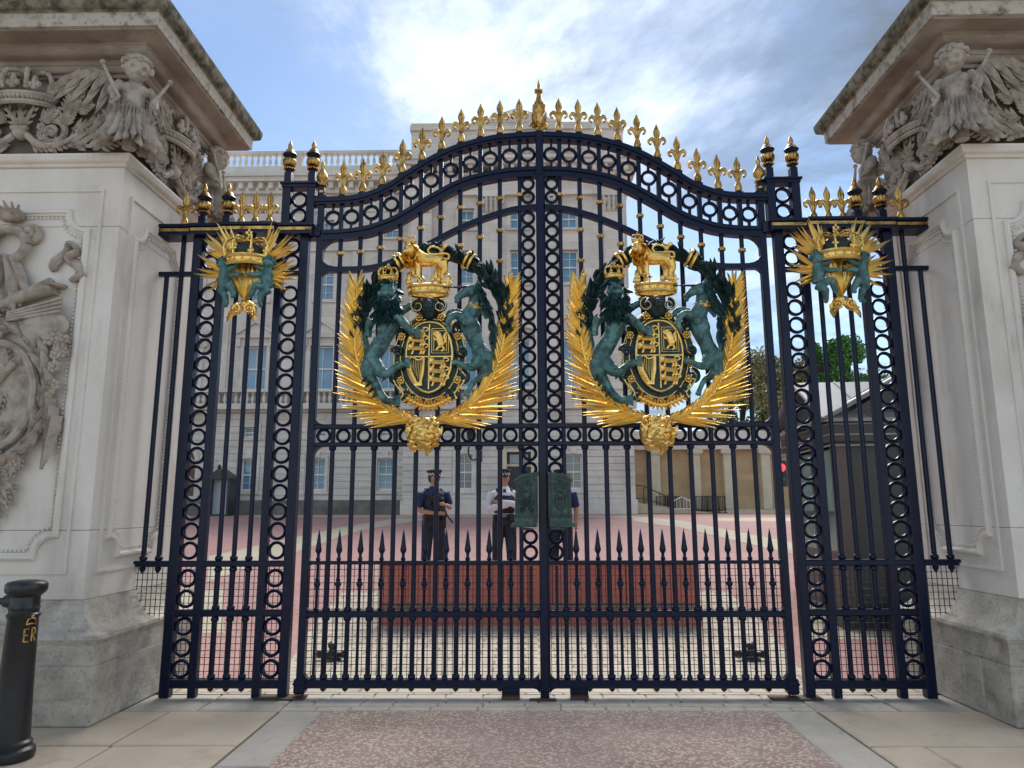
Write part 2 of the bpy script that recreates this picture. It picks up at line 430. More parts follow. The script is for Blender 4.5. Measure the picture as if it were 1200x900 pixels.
M['leaf2'] = material('olive_leaves', (0.19, 0.195, 0.085), (0.26, 0.235, 0.12), rough=0.6, scale=0.5)
M['leaf3'] = material('mid_green_leaves', (0.11, 0.18, 0.06), (0.15, 0.20, 0.08), rough=0.6, scale=0.5)
M['bark'] = material('bark', (0.06, 0.048, 0.035), (0.04, 0.032, 0.025), rough=0.9, scale=3)
M['skin'] = material('skin', (0.46, 0.25, 0.17), (0.42, 0.22, 0.15), rough=0.55, scale=9)
M['navycloth'] = material('navy_shirt_cloth', (0.016, 0.030, 0.115), (0.011, 0.021, 0.08), rough=0.8, scale=9, bump=0.3, bscale=40)
M['whitecloth'] = material('white_shirt_cloth', (0.72, 0.74, 0.80), (0.66, 0.68, 0.75), rough=0.8, scale=8, bump=0.4, bscale=30)
M['blackcloth'] = material('black_cloth', (0.013, 0.014, 0.018), (0.02, 0.021, 0.026), rough=0.75, scale=9, bump=0.3, bscale=50)
M['trouser'] = material('dark_navy_trousers', (0.012, 0.016, 0.032), (0.018, 0.022, 0.040), rough=0.8, scale=6, bump=0.3, bscale=30)
def lamp_mat(name, c, s):
    m = material(name, c, rough=0.3); b = m.node_tree.nodes['Principled BSDF']
    b.inputs['Emission Color'].default_value = (*c, 1); b.inputs['Emission Strength'].default_value = s; return m
M['redlamp'] = lamp_mat('lit_red_signal', (0.9, 0.02, 0.03), 1.6)
M['greenlens'] = material('unlit_green_lens', (0.0, 0.07, 0.03), rough=0.2)
def blotch(m, col, scale, lo, hi, amt, stretch=(1, 1, 1), detail=9):
    nt = m.node_tree; N, L = nt.nodes.new, nt.links.new; b = nt.nodes['Principled BSDF']
    g = N('ShaderNodeNewGeometry'); mp = N('ShaderNodeMapping'); mp.inputs['Scale'].default_value = stretch; mp.inputs['Location'].default_value = (3.7, 1.9, 8.2); L(g.outputs['Position'], mp.inputs[0])
    n = N('ShaderNodeTexNoise'); n.inputs['Scale'].default_value = scale; n.inputs['Detail'].default_value = detail; n.inputs['Roughness'].default_value = 0.72; L(mp.outputs[0], n.inputs['Vector'])
    r = N('ShaderNodeMapRange'); r.inputs['From Min'].default_value = lo; r.inputs['From Max'].default_value = hi; r.inputs['To Max'].default_value = amt; L(n.outputs['Fac'], r.inputs['Value'])
    src = b.inputs['Base Color'].links[0].from_socket
    x = N('ShaderNodeMix'); x.data_type = 'RGBA'; L(r.outputs['Result'], x.inputs['Factor']); L(src, x.inputs['A']); x.inputs['B'].default_value = (*col, 1); L(x.outputs['Result'], b.inputs['Base Color'])
blotch(M['stone'], (0.26, 0.215, 0.17), 5.0, 0.60, 0.80, 0.6, (1, 1, 0.3))
blotch(M['stone'], (0.20, 0.17, 0.14), 26.0, 0.66, 0.76, 0.7)
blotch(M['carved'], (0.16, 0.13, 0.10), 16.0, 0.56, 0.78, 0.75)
blotch(M['cornice'], (0.12, 0.095, 0.07), 6.0, 0.56, 0.78, 0.7, (1, 1, 2.5))
blotch(M['cornicetop'], (0.06, 0.06, 0.045), 20.0, 0.56, 0.70, 0.8)
blotch(M['plinth'], (0.11, 0.10, 0.08), 34.0, 0.52, 0.70, 0.6)
blotch(M['plinth'], (0.09, 0.085, 0.065), 3.0, 0.54, 0.74, 0.65, (.6, .6, 3.0))
blotch(M['slab'], (0.16, 0.14, 0.115), 3.0, 0.56, 0.80, 0.6)
blotch(M['slab'], (0.12, 0.105, 0.09), 24.0, 0.66, 0.76, 0.6)
blotch(M['drive'], (0.40, 0.34, 0.30), 1.3, 0.50, 0.72, 0.55)
blotch(M['drive'], (0.11, 0.08, 0.07), 4.5, 0.58, 0.80, 0.5)
blotch(M['granite'], (0.14, 0.13, 0.115), 7.0, 0.56, 0.78, 0.6)
blotch(M['red'], (0.20, 0.10, 0.08), 6.0, 0.56, 0.78, 0.6, (1, 1, .4))
blotch(M['facade'], (0.30, 0.27, 0.235), 0.9, 0.55, 0.80, 0.55, (1, 1, .35))
blotch(M['bronze'], (0.012, 0.03, 0.034), 18.0, 0.50, 0.66, 0.8)
blotch(M['cherub'], (0.02, 0.05, 0.055), 26.0, 0.52, 0.68, 0.8)
blotch(M['lockgreen'], (0.11, 0.20, 0.165), 22.0, 0.52, 0.70, 0.7)
blotch(M['gold'], (0.40, 0.20, 0.05), 30.0, 0.58, 0.76, 0.55)
# joint lines in paving and ashlar, for surfaces where single blocks are under a few pixels
def joints(m, w, h, vertical, mortar, depth=0.4, ms=0.012, strength=1.0):
    nt = m.node_tree; N, L = nt.nodes.new, nt.links.new; b = nt.nodes['Principled BSDF']
    g = N('ShaderNodeNewGeometry'); sx = N('ShaderNodeSeparateXYZ'); L(g.outputs['Position'], sx.inputs[0])
    cb = N('ShaderNodeCombineXYZ'); L(sx.outputs[0], cb.inputs[0]); L(sx.outputs[2 if vertical else 1], cb.inputs[1])
    br = N('ShaderNodeTexBrick'); L(cb.outputs[0], br.inputs['Vector'])
    br.inputs['Scale'].default_value = 1.0; br.inputs['Brick Width'].default_value = w; br.inputs['Row Height'].default_value = h
    br.inputs['Mortar Size'].default_value = ms; br.inputs['Mortar Smooth'].default_value = 0.2
    br.inputs['Color1'].default_value = (1, 1, 1, 1); br.inputs['Color2'].default_value = (0.86, 0.86, 0.86, 1); br.inputs['Mortar'].default_value = (*mortar, 1)
    src = b.inputs['Base Color'].links[0].from_socket
    x = N('ShaderNodeMix'); x.data_type = 'RGBA'; x.blend_type = 'MULTIPLY'; x.inputs['Factor'].default_value = strength
    L(src, x.inputs['A']); L(br.outputs['Color'], x.inputs['B']); L(x.outputs['Result'], b.inputs['Base Color'])
    bp = N('ShaderNodeBump'); bp.inputs['Strength'].default_value = depth; bp.inputs['Distance'].default_value = 0.02; bp.invert = True
    L(br.outputs['Fac'], bp.inputs['Height']); L(bp.outputs['Normal'], b.inputs['Normal'])
M['setts'] = material('cream_setts', (0.60, 0.53, 0.43), (0.50, 0.435, 0.35), rough=0.85, scale=3, spec=0.25)
blotch(M['setts'], (0.24, 0.20, 0.16), 2.2, 0.52, 0.75, 0.5)
joints(M['setts'], 0.32, 0.16, False, (0.55, 0.5, 0.42), 0.5, 0.014)
joints(M['facade'], 1.6, 0.62, True, (0.72, 0.70, 0.67), 0.3, 0.012)
joints(M['tan'], 1.3, 0.5, True, (0.8, 0.78, 0.74), 0.2, 0.012)


# ------------------------------------------------------------------ the ground
def struct(name, mb, mat, smooth=None):
    return tag(put(name, mb, mat, smooth=smooth), kind='structure')
def sheet(pts, dz, n=1):
    """polygon on the ground profile, lifted dz (convex, few points); drapes on the profile's breaks by slicing along Y"""
    m = MB(); ys = sorted(set([p[1] for p in pts] + [y for y in GPY if min(p[1] for p in pts) < y < max(p[1] for p in pts)]))
    def span(Y):
        xs = []
        for i in range(len(pts)):
            (xa, ya), (xb, yb) = pts[i], pts[(i+1) % len(pts)]
            if abs(ya - yb) < 1e-9:
                if abs(ya - Y) < 1e-9: xs += [xa, xb]
            elif min(ya, yb) - 1e-9 <= Y <= max(ya, yb) + 1e-9: xs.append(xa + (xb-xa)*(Y-ya)/(yb-ya))
        return min(xs), max(xs)
    for a, b in zip(ys[:-1], ys[1:]):
        xa0, xa1 = span(a); xb0, xb1 = span(b)
        m.add([(xa0, a, gz(a)+dz), (xa1, a, gz(a)+dz), (xb1, b, gz(b)+dz), (xb0, b, gz(b)+dz)], [(0, 1, 2, 3)])
    return m
struct('ground', sheet([(-400, -300), (400, -300), (400, 600), (-400, 600)], -0.02), material('pale_street_paving', (0.36, 0.33, 0.29), (0.30, 0.275, 0.245), rough=.9, scale=.4))
struct('forecourt', sheet([(-60, 0.55), (60, 0.55), (60, 41.9), (-60, 41.9)], 0.0), M['pink'])
struct('paved_threshold', sheet([(-3.3, 0.10), (3.3, 0.10), (3.3, 0.55), (-3.3, 0.55)], 0.0), M['setts'])
struct('cobbled_crossing', sheet([(-2.45, 0.55), (2.45, 0.55), (2.95, 3.4), (2.95, 5.0), (-2.95, 5.0), (-2.95, 3.4)], 0.004), M['setts'])
def band(name, px, dz=0.004):
    P = [onG(u, v) for u, v in px]
    struct(name, sheet([(p[0], p[1]) for p in P], dz), M['creampave'])
band('cream_path', [(243, 682), (420, 622), (500, 608), (470, 606.5), (400, 618), (245, 652)])
band('cream_path', [(170, 690), (170, 745), (262, 742), (262, 690)])
band('cream_path', [(742, 611), (800, 619), (950, 655), (950, 640), (800, 610.5), (742, 605)], 0.008)
band('cream_path', [(835, 610.5), (1010, 611.5), (1010, 607), (835, 607)])
band('cream_path', [(290, 606.4), (742, 606.8), (742, 604.3), (290, 604)], 0.012)
band('cream_path', [(950, 700), (950, 750), (1060, 750), (1060, 700)])
# in front of the gate: red drive between granite bands, granite setts along the threshold, flagstones either side
struct('red_drive', sheet([(-1.75, -9), (1.75, -9), (1.75, -0.40), (-1.75, -0.40)], 0.0), M['drive'])
def rough_slab(x0, x1, y0, y1, z=0.0, h=0.06, jit=0.004, g=0.006):
    m = MB(); r = R_.uniform
    a = [(x0+g, y0+g), (x1-g, y0+g), (x1-g, y1-g), (x0+g, y1-g)]
    zz = [z + r(-jit, jit) for _ in a]; c = min(0.012, 0.2*min(x1-x0, y1-y0))
    top = [(x0+g+c, y0+g+c), (x1-g-c, y0+g+c), (x1-g-c, y1-g-c), (x0+g+c, y1-g-c)]
    m.add([(x, y, z - h) for x, y in a] + [(x, y, q - c*.6) for (x, y), q in zip(a, zz)] + [(x, y, q) for (x, y), q in zip(top, zz)],
          [(0,1,5,4),(1,2,6,5),(2,3,7,6),(3,0,4,7),(4,5,9,8),(5,6,10,9),(6,7,11,10),(7,4,8,11),(8,9,10,11)])
    return m
pav = struct('pavement', sheet([(-9, -9), (9, -9), (9, 0.10), (-9, 0.10)], -0.016), M['grit'])
def piece(name, mb, mat, parent): return put(name, mb, mat, parent, smooth=None)
for s in (-1, 1):
    y = -0.42
    while y > -9:                                   # granite band beside the drive
        l = R_.uniform(1.1, 1.5); xa, xb = sorted((s*1.75, s*2.09))
        piece('band_stone', rough_slab(xa, xb, y - l, y), M['granite'], pav); y -= l
    ys = [-0.42, -1.25, -2.05, -2.9, -3.7, -4.55, -5.4, -6.2, -7.05, -7.9, -9.0]
    for i, (ya, yb) in enumerate(zip(ys[1:], ys[:-1])):
        x = 2.10; k = 0
        while x < 8.6:
            w = (0.86 if s < 0 else 1.35) if (i == 0 and k == 0) else ((0.36 if s > 0 else 0.84) if (i == 1 and k == 0) else R_.uniform(0.8, 1.3))
            xa, xb = sorted((s*x, s*(x+w)))
            piece('flagstone', rough_slab(xa, xb, ya, yb, z=R_.uniform(-.002, .002)), M['slab'], pav); x += w; k += 1
    x = 2.10
    while x < 3.5:                                  # threshold granite under the side screens
        w = R_.uniform(0.6, 0.75); xa, xb = sorted((s*x, s*min(x+w, 3.9)))
        piece('threshold_stone', rough_slab(xa, xb, -0.42, 0.10), M['granite'], pav); x += w
for r_, (ya, yb) in enumerate(((-0.42, -0.29), (-0.29, -0.17), (-0.17, -0.05), (-0.05, 0.10))):
    x = -2.10 - 0.1*r_
    while x < 2.10:
        w = R_.uniform(0.26, 0.42); xb = min(x + w, 2.10); xa = max(x, -2.10)
        if xb - xa > 0.04: piece('granite_sett', rough_slab(xa, xb, ya, yb, jit=0.002, g=0.0025), M['granite'], pav)
        x += w

# ------------------------------------------------------------------ carved stone piers (built once on the left, mirrored for the right)
PX, PYF, PYB, PXL = -3.55, -0.72, 0.60, -5.33
PCX = (PX + PXL) / 2
def ring_box(m, layers):
    """stack of rectangles (offset from the shaft, z) lofted: a moulded block"""
    o = len(m.v)
    for off, z in layers:
        m.v += [(PXL-off, PYF-off, z), (PX+off, PYF-off, z), (PX+off, PYB+off, z), (PXL-off, PYB+off, z)]
    for i in range(len(layers) - 1):
        for k in range(4):
            m.f.append((o+i*4+k, o+i*4+(k+1)%4, o+i*4+4+(k+1)%4, o+i*4+4+k))
    m.f.append((o+3, o+2, o+1, o)); q = o + 4*(len(layers)-1); m.f.append((q, q+1, q+2, q+3))
    return m
def arc(n, a0, a1, o0, z0, ro, rz):
    return [(o0 + ro*math.cos(a0+(a1-a0)*i/n), z0 + rz*math.sin(a0+(a1-a0)*i/n)) for i in range(n+1)]
FR = lambda u, z, out=0.0: Vector((u, PYF - out, z))                # front face frame
IN = lambda u, z, out=0.0: Vector((PX + out, u, z))                 # inner face frame (u = Y)
def inner_map(m):
    """mesh drawn in front-face convention (x along, y = -out, z) moved to the inner face"""
    m.v = [(PX - y, x, z) for x, y, z in m.v]; m.f = [tuple(f) for f in m.f]; return m
def front_map(m):
    m.v = [(x, PYF + y, z) for x, y, z in m.v]; return m
def notched(x0, x1, z0, z1, r, n=7):
    """rectangle with concave quarter-round corners and small returns"""
    p = []; e = 0.05
    for cx_, cz_, a0 in ((x0, z0, PI/2), (x1, z0, PI), (x1, z1, 1.5*PI), (x0, z1, 2*PI)):
        q = []
        for i in range(n+1):
            a = a0 - (PI/2)*i/n
            q.append((cx_ + r*math.cos(a), cz_ + r*math.sin(a)))
        p += q
    return p
def panel_frame(x0, x1, z0, z1, r, w=0.055, h=0.035):
    m = MB(); path = notched(x0, x1, z0, z1, r)
    m.sweep(path, [(-w*.5, 0.0), (-w*.5, -h*.55), (-w*.2, -h), (w*.1, -h), (w*.25, -h*.5), (w*.5, -h*.4), (w*.5, 0.0)], closed=True)
    return m
def beads(x0, x1, z0, z1, r, step=0.034, rad=0.0105):
    m = MB(); path = notched(x0, x1, z0, z1, r)
    L = [(Vector(path[i]), Vector(path[(i+1) % len(path)])) for i in range(len(path))]
    for a, b in L:
        n = max(1, int((b-a).length / step))
        for i in range(n):
            p = a.lerp(b, (i+.5)/n); m.ell((p.x, -0.012, p.y), (rad, rad, rad*1.3), 5, 4)
    return m
def flower(m, F, u, z, r, out):
    m.ell(F(u, z, out + r*.35), r*.34, 8, 6)
    for k in range(6):
        a = k*PI/3 + u*9; m.ell(F(u + r*.6*math.cos(a), z + r*.6*math.sin(a), out + r*.12), r*.40, 7, 5)
def acanthus(m, F, u, z, ang, L, W, out=0.02, curl=0.35, n=4):
    """compound lobed leaf: a rib with overlapping leaflets on both sides, tip curling outward"""
    d0 = Vector((math.cos(ang), math.sin(ang)))
    o0, ou, oz = F(0, 0, 0), F(1, 0, 0), F(0, 1, 0); oo = F(0, 0, 1) - o0; eu, ez = ou - o0, oz - o0
    D = lambda a: eu*math.cos(a) + ez*math.sin(a)
    base = F(u, z, out)
    m.leaf(base, D(ang), oo, L, W*.5, curl, 0.22, 7)
    for i in range(n):
        t = 0.08 + 0.68*i/max(1, n-1)
        b = base + D(ang)*(L*t) + oo*(L*curl*0.5*t*t)
        for sgn in (-1, 1):
            m.leaf(b, D(ang + sgn*(0.85 - 0.3*t)), oo, W*(0.95 - 0.45*t), W*.42, curl*.8, 0.25, 5)
def scroll(m, F, u, z, r, ang, d, rad): m.spiral((u, z, 0.03), r, 1.45, ang, d, rad, F, 7, 20)
def stone_crown(F, u, z, w):
    """open royal crown in high relief: jewelled band, fleurons, arches, orb and cross"""
    m = MB(); n = 22; q = F(0, 0, 1) - F(0, 0, 0)
    def rim(zz, rr, rad): 
        m.tube([F(u + rr*math.cos(a), zz + 0.16*rr*(math.sin(a) - 1)*-1 - .16*rr, 0.02 + 0.75*rr*max(0, math.sin(a))) for a in [PI*i/n for i in range(n+1)]], rad, 7)
    rim(z, w*.46, w*.045); rim(z + w*.14, w*.5, w*.04)
    for i in range(n):
        a = PI*(i+.5)/n; rr = w*.475
        m.ell(F(u + rr*math.cos(a), z + w*.07 - .0*rr + 0.16*rr*(1-math.sin(a)) - .16*rr + .02, 0.02 + .75*rr*math.sin(a)), (w*.05, w*.05, w*.07), 6, 5)
    for k in range(5):
        a = PI*(k+.5)/5; rr = w*.5; b = F(u + rr*math.cos(a)*1.04, z + w*.18, 0.02 + .75*rr*math.sin(a))
        e = (F(1, 0, 0) - F(0, 0, 0))
        for sx_ in (-1, 0, 1): m.ell(b + e*(sx_*w*.065) + Vector((0, 0, w*(.11 if sx_ == 0 else .05))), (w*.05, w*.05, w*(.11 if sx_ == 0 else .06)), 7, 5)
        m.ell(b, w*.05, 7, 5)
    for k in range(4):
        a = PI*(k+.5)/4; rr = w*.46
        P = [F(u + rr*math.cos(a)*s_, z + w*(.16 + .42*math.sin(t_)), 0.03 + .7*rr*math.sin(a)*s_) for s_, t_ in ((1.02, 0), (1.12, .45), (.95, .95), (.55, 1.35), (.15, PI/2 - .25))]
        P = crom(P, 4)
        m.tube(P, w*.035, 6)
        for p in P[2:-3:3]: m.ell(Vector(p), w*.045, 6, 5)
    m.ell(F(u, z + w*.60, .12*w), w*.085, 9, 7); m.tube([F(u, z + w*.64, .12*w), F(u, z + w*.86, .12*w)], [w*.035, w*.05], 6)
    m.tube([F(u - w*.1, z + w*.77, .12*w), F(u + w*.1, z + w*.77, .12*w)], w*.04, 6)
    return m
def feather_wing(F, u, z, s_, L, out=0.05):
    m = MB(); o0 = F(0, 0, 0); oo = F(0, 0, 1) - o0; eu = F(1, 0, 0) - o0; ez = F(0, 1, 0) - o0
    D = lambda a: eu*(s_*math.cos(a)) + ez*math.sin(a)
    edge = crom([F(u, z, out), F(u + s_*L*.25, z + L*.30, out), F(u + s_*L*.55, z + L*.34, out), F(u + s_*L*.80, z + L*.18, out*.6)], 5)
    m.tube(edge, [0.03]*3 + [0.026]*(len(edge)-6) + [0.018]*3, 7)
    for row, (n, ln, w, o_) in enumerate(((9, .62, .075, 0.0), (9, .40, .065, .018), (8, .22, .055, .034))):
        for i in range(n):
            t = i / (n-1); p = Vector(edge[int(t*(len(edge)-1))]) + oo*o_
            m.leaf(p, D(-1.45 + 1.15*t**1.3), oo, L*ln*(0.75 + .45*t), w*L*1.9, 0.04, 0.16, 5)
    return m
def cherub_mesh(name, mat, P, voxel=0.0062):
    """P maps local (x right, y toward viewer, z up; unit = metre) to a point"""
    m = MB()
    T = lambda pts, r, n=10: m.tube([P(*p) for p in pts], r, n)
    T([(0, 0, -.06), (0, .01, .05), (0, .0, .15), (0, -.01, .235)], [.095, .085, .105, .07], 12)          # trunk
    m.ell(P(0, .025, .03), .088, 12, 8); m.ell(P(.05, .05, .16), .058, 10, 7); m.ell(P(-.05, .05, .16), .058, 10, 7)
    T([(0, 0, .22), (0, .015, .30)], [.05, .05])
    P0 = P; ct, st_ = math.cos(.42), math.sin(.42)
    def P(x, y, z):                                                                                      # head frame: 1.18 x, nodding
        y2, z2 = (y)*1.18, (z - .29)*1.18
        return P0(x*1.18, y2*ct + z2*st_, .285 - y2*st_ + z2*ct)
    m.ell(P(0, .03, .365), .104, 16, 12); m.ell(P(0, .055, .335), .080, 14, 9)                         # head and cheeks
    m.ell(P(0, .118, .35), .018, 8, 6); m.ell(P(0, .095, .310), .026, 8, 6)                             # nose, chin
    m.ell(P(.035, .098, .335), .025, 8, 6); m.ell(P(-.035, .098, .335), .025, 8, 6)
    m.ell(P(.034, .098, .385), (.028, .02, .012), 8, 6); m.ell(P(-.034, .098, .385), (.028, .02, .012), 8, 6)
    m.ell(P(.088, .02, .355), .02, 7, 5); m.ell(P(-.088, .02, .355), .02, 7, 5)
    HP = P; P = P0
    T = lambda pts, r, n=10: m.tube([P0(*p) for p in pts], r, n)
    for s_ in (-1, 1):
        T([(s_*.10, 0, .215), (s_*.155, .02, .13), (s_*.15, .09, .04)], [.048, .042, .032])
        T([(s_*.15, .09, .04), (s_*.145, .12, .02)], [.03, .026])
        for k in range(4): T([(s_*(.125+.014*k), .12, .02), (s_*(.12+.014*k), .145, -.01)], [.012, .009], 6)
        T([(s_*.125, .115, .03), (s_*.11, .15, .03)], [.012, .009], 6)
    rr = random.Random(3); ex = MB()
    for i in range(60):                                                                                  # curls
        a = rr.uniform(0, 2*PI); e = rr.uniform(-.25, 1.45); v = (math.cos(a)*math.cos(e), math.sin(a)*math.cos(e), math.sin(e))
        if v[1] > .45 and v[2] < .62: continue
        ex.ell(HP(v[0]*.094, .022+v[1]*.090, .372+v[2]*.088), (rr.uniform(.020, .031), rr.uniform(.020, .031), rr.uniform(.017, .027)), 8, 6)
    fwd = (HP(0, 1, 0) - HP(0, 0, 0)).normalized()
    dn = [(HP(s_*.036, .110, .366), .028, -fwd*.017) for s_ in (-1, 1)] + [(HP(0, .112, .322), .018, -fwd*.012), (HP(.016, .112, .323), .016, -fwd*.014), (HP(-.016, .112, .323), .016, -fwd*.014), (P0(0, .10, .04), .016, -fwd*.012)]
    return fused(m, name, mat, voxel, 1, .35, ex, dn)

def build_pier(sx, label):
    t = root('stone_gate_pier', label, 'pier', (PCX if sx > 0 else -PCX, 0, 0), 0, 'carved stone gate piers', sx)
    WLOC[t.name] = Vector((PCX, 0, 0))
    return t
pierL = build_pier(1, 'carved pale stone gate pier rising behind the black bollard')
pierR = build_pier(-1, 'carved pale stone gate pier standing beside the dark grey kiosk')
TWIN = []                                            # parts copied to the mirrored pier afterwards
def pp(name, mb, mat, parent=None, smooth=40):
    o = put(name, mb, mat, parent or pierL, smooth=smooth); TWIN.append(o); return o
# plinth in separate blocks
m = MB()
for off, z0, z1 in ((0.22, 0.0, 0.425),):
    xs = [PXL-off, -4.55, -3.95, PX+off]; ys_ = [PYF-.15, -.30, .25, PYB+.15]
    for a, b in zip(xs[:-1], xs[1:]):
        pp('plinth_block', MB().box(a+.002, b-.002, PYF-.15, PYF+.2, z0, z1, .012), M['plinth'], smooth=None)
    for a, b in zip(ys_[:-1], ys_[1:]):
        pp('plinth_block', MB().box(PX-.2, PX+off-.001*(a < -.5), max(a, PYF+.2)+.002, b-.002, z0, z1, .012), M['plinth'], smooth=None)
core = ring_box(MB(), [(0.10, 0.0), (0.10, 0.42)])
pp('plinth_core', core, M['plinth'], smooth=None)
def base_loft(m, layers):
    o = len(m.v)
    for ox, oy, z in layers:
        m.v += [(PXL-ox, PYF-oy, z), (PX+ox, PYF-oy, z), (PX+ox, PYB+oy, z), (PXL-ox, PYB+oy, z)]
    for i in range(len(layers)-1):
        for k in range(4): m.f.append((o+i*4+k, o+i*4+(k+1)%4, o+i*4+4+(k+1)%4, o+i*4+4+k))
    m.f.append((o+3, o+2, o+1, o)); q = o+4*(len(layers)-1); m.f.append((q, q+1, q+2, q+3)); return m
lay = [(.215, .145, .427), (.215, .145, .57), (.225, .155, .585), (.235, .165, .61), (.225, .155, .635), (.19, .13, .65)]
lay += [(.19 - .17*(i/6)**.7, .13 - .115*(i/6)**.7, .65 + .20*(i/6)**1.5) for i in range(1, 7)] + [(.012, .012, .875)]
pp('base_moulding', base_loft(MB(), lay), M['plinth'], smooth=30)
# shaft in courses
for a, b in ((.875, 1.40), (1.40, 3.90), (3.90, 4.43)):
    pp('shaft_block', ring_box(MB(), [(-.004, a+.0015), (0, a+.006), (0, b-.006), (-.004, b-.0015)]), M['stone'], smooth=None)
lay = [(0, 4.43), (.02, 4.435), (.02, 4.455), (.03, 4.46)] + arc(5, -PI/2, 0, .03, 4.495, .04, .035) + [(.075, 4.50), (.075, 4.525), (.02, 4.545)]
pp('ledge', ring_box(MB(), lay), M['stone'], smooth=30)
pp('frieze', ring_box(MB(), [(-.01, 4.54), (-.01, 5.27)]), M['dark_frieze'], smooth=None)
lay = [(-.01, 5.24), (.03, 5.245), (.03, 5.275)] + arc(5, -PI/2, 0, .03, 5.33, .05, .05) + [(.09, 5.335), (.09, 5.36)] + arc(6, -PI/2, 0, .10, 5.44, .10, .07) + [(.21, 5.445), (.21, 5.462), (.36, 5.47), (.36, 5.492)]
pp('bed_moulding', ring_box(MB(), lay), M['cornice'], smooth=30)
lay = [(.35, 5.488), (.385, 5.49), (.39, 5.60), (.40, 5.605)]
pp('corona', ring_box(MB(), lay), M['cornicetop'], smooth=30)
lay = [(.40, 5.604), (.41, 5.615)] + arc(5, -PI*.5, 0, .41, 5.68, .05, .06) + [(.465, 5.70), (.465, 5.735), (.30, 5.80)]
pp('cornice_top', ring_box(MB(), lay), M['mossy'], smooth=30)
pp('blocking_course', ring_box(MB(), [(.05, 5.795), (.05, 6.05), (-.1, 6.10)]), M['cornicetop'], smooth=None)
for (x, y) in ((PX + .16, .35), (PX + .12, -.1)):
    mm = MB(); mm.lathe([(.02, 5.74), (.11, 5.76), (.15, 5.84), (.13, 5.93), (.06, 5.98), (.01, 5.99)], 10, (x, y, 0)); mm.spiral((0, 0, 0), .14, 1.3, 0, 1, .035, lambda a, b, c_: Vector((x+.02, y + a*1.2, 5.86+b)), 6, 14)
    pp('cornice_ornament', mm, M['cornicetop'])
# sunk-looking panels: notched frames with a beaded edge, thin outer fillets
fx0, fx1 = PCX - .63, PCX + .63
pp('panel_frame', front_map(panel_frame(fx0, fx1, 1.20, 4.02, .17)), M['stone'], smooth=35)
pp('bead_strip', front_map(beads(fx0+.045, fx1-.045, 1.245, 3.975, .17)), M['stone'])['kind'] = 'stuff'
pp('panel_fillet', front_map(MB().sweep([(fx0-.1, 1.08), (fx1+.1, 1.08), (fx1+.1, 4.22), (fx0-.1, 4.22)], [(-.012, 0), (-.012, -.014), (.012, -.014), (.012, 0)], True)), M['stone'], smooth=None)
iy0, iy1 = -.47, .35
pp('panel_frame', inner_map(panel_frame(iy0, iy1, 1.20, 4.02, .15)), M['stone'], smooth=35)
pp('bead_strip', inner_map(beads(iy0+.045, iy1-.045, 1.245, 3.975, .15)), M['stone'])['kind'] = 'stuff'
pp('panel_fillet', inner_map(MB().sweep([(iy0-.1, 1.08), (iy1+.1, 1.08), (iy1+.1, 4.22), (iy0-.1, 4.22)], [(-.012, 0), (-.012, -.014), (.012, -.014), (.012, 0)], True)), M['stone'], smooth=None)
# frieze carvings
def frieze_side(F, uc, half, flip, with_inner):
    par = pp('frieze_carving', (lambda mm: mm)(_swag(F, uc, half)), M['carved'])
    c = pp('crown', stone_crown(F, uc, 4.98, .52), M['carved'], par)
    return par
def _swag(F, uc, half):
    m = MB(); rr = random.Random(int(uc*100) + 5)
    m.ell(F(uc, 4.72, .05), (.07, .07, .05), 10, 7)                                        # tie under the crown
    m.tube([F(uc-.07, 4.76, .08), F(uc+.07, 4.76, .08)], .022, 8)
    for a in (-.55, 0, .55): acanthus(m, F, uc + .12*math.sin(a)*.4, 4.79, PI/2 - a, .20, .09, .07, .2, 3)
    for s_ in (-1, 1):
        scroll(m, F, uc + s_*.27, 4.73, .12, PI/2 + s_*.3, -s_, .032)
        scroll(m, F, uc + s_*.30, 4.90, .08, -PI/2, s_, .022)
        m.tube(crom([F(uc + s_*.06, 4.70, .06), F(uc + s_*.2, 4.60, .07), F(uc + s_*.38, 4.62, .06), F(uc + s_*.5, 4.70, .05)], 5), .03, 7)
        for k, (du, z_, a, L) in enumerate(((.10, 4.63, -.25, .22), (.24, 4.60, .1, .24), (.40, 4.62, .35, .24), (.34, 4.80, .9, .16), (.44, 4.76, .1, .2), (.15, 4.84, .5, .15), (.46, 4.92, .5, .15), (.42, 5.03, 1.0, .13))):
            acanthus(m, F, uc + s_*du, z_, a if s_ > 0 else PI - a, L, .12, .045, .3, 4)
        for k in range(4): flower(m, F, uc + s_*rr.uniform(.16, .36), rr.uniform(4.62, 4.80), rr.uniform(.035, .05), .06)
    return m
pf = frieze_side(FR, PCX, .6, 1, False)
pi_ = frieze_side(IN, -.02, .5, 1, True)
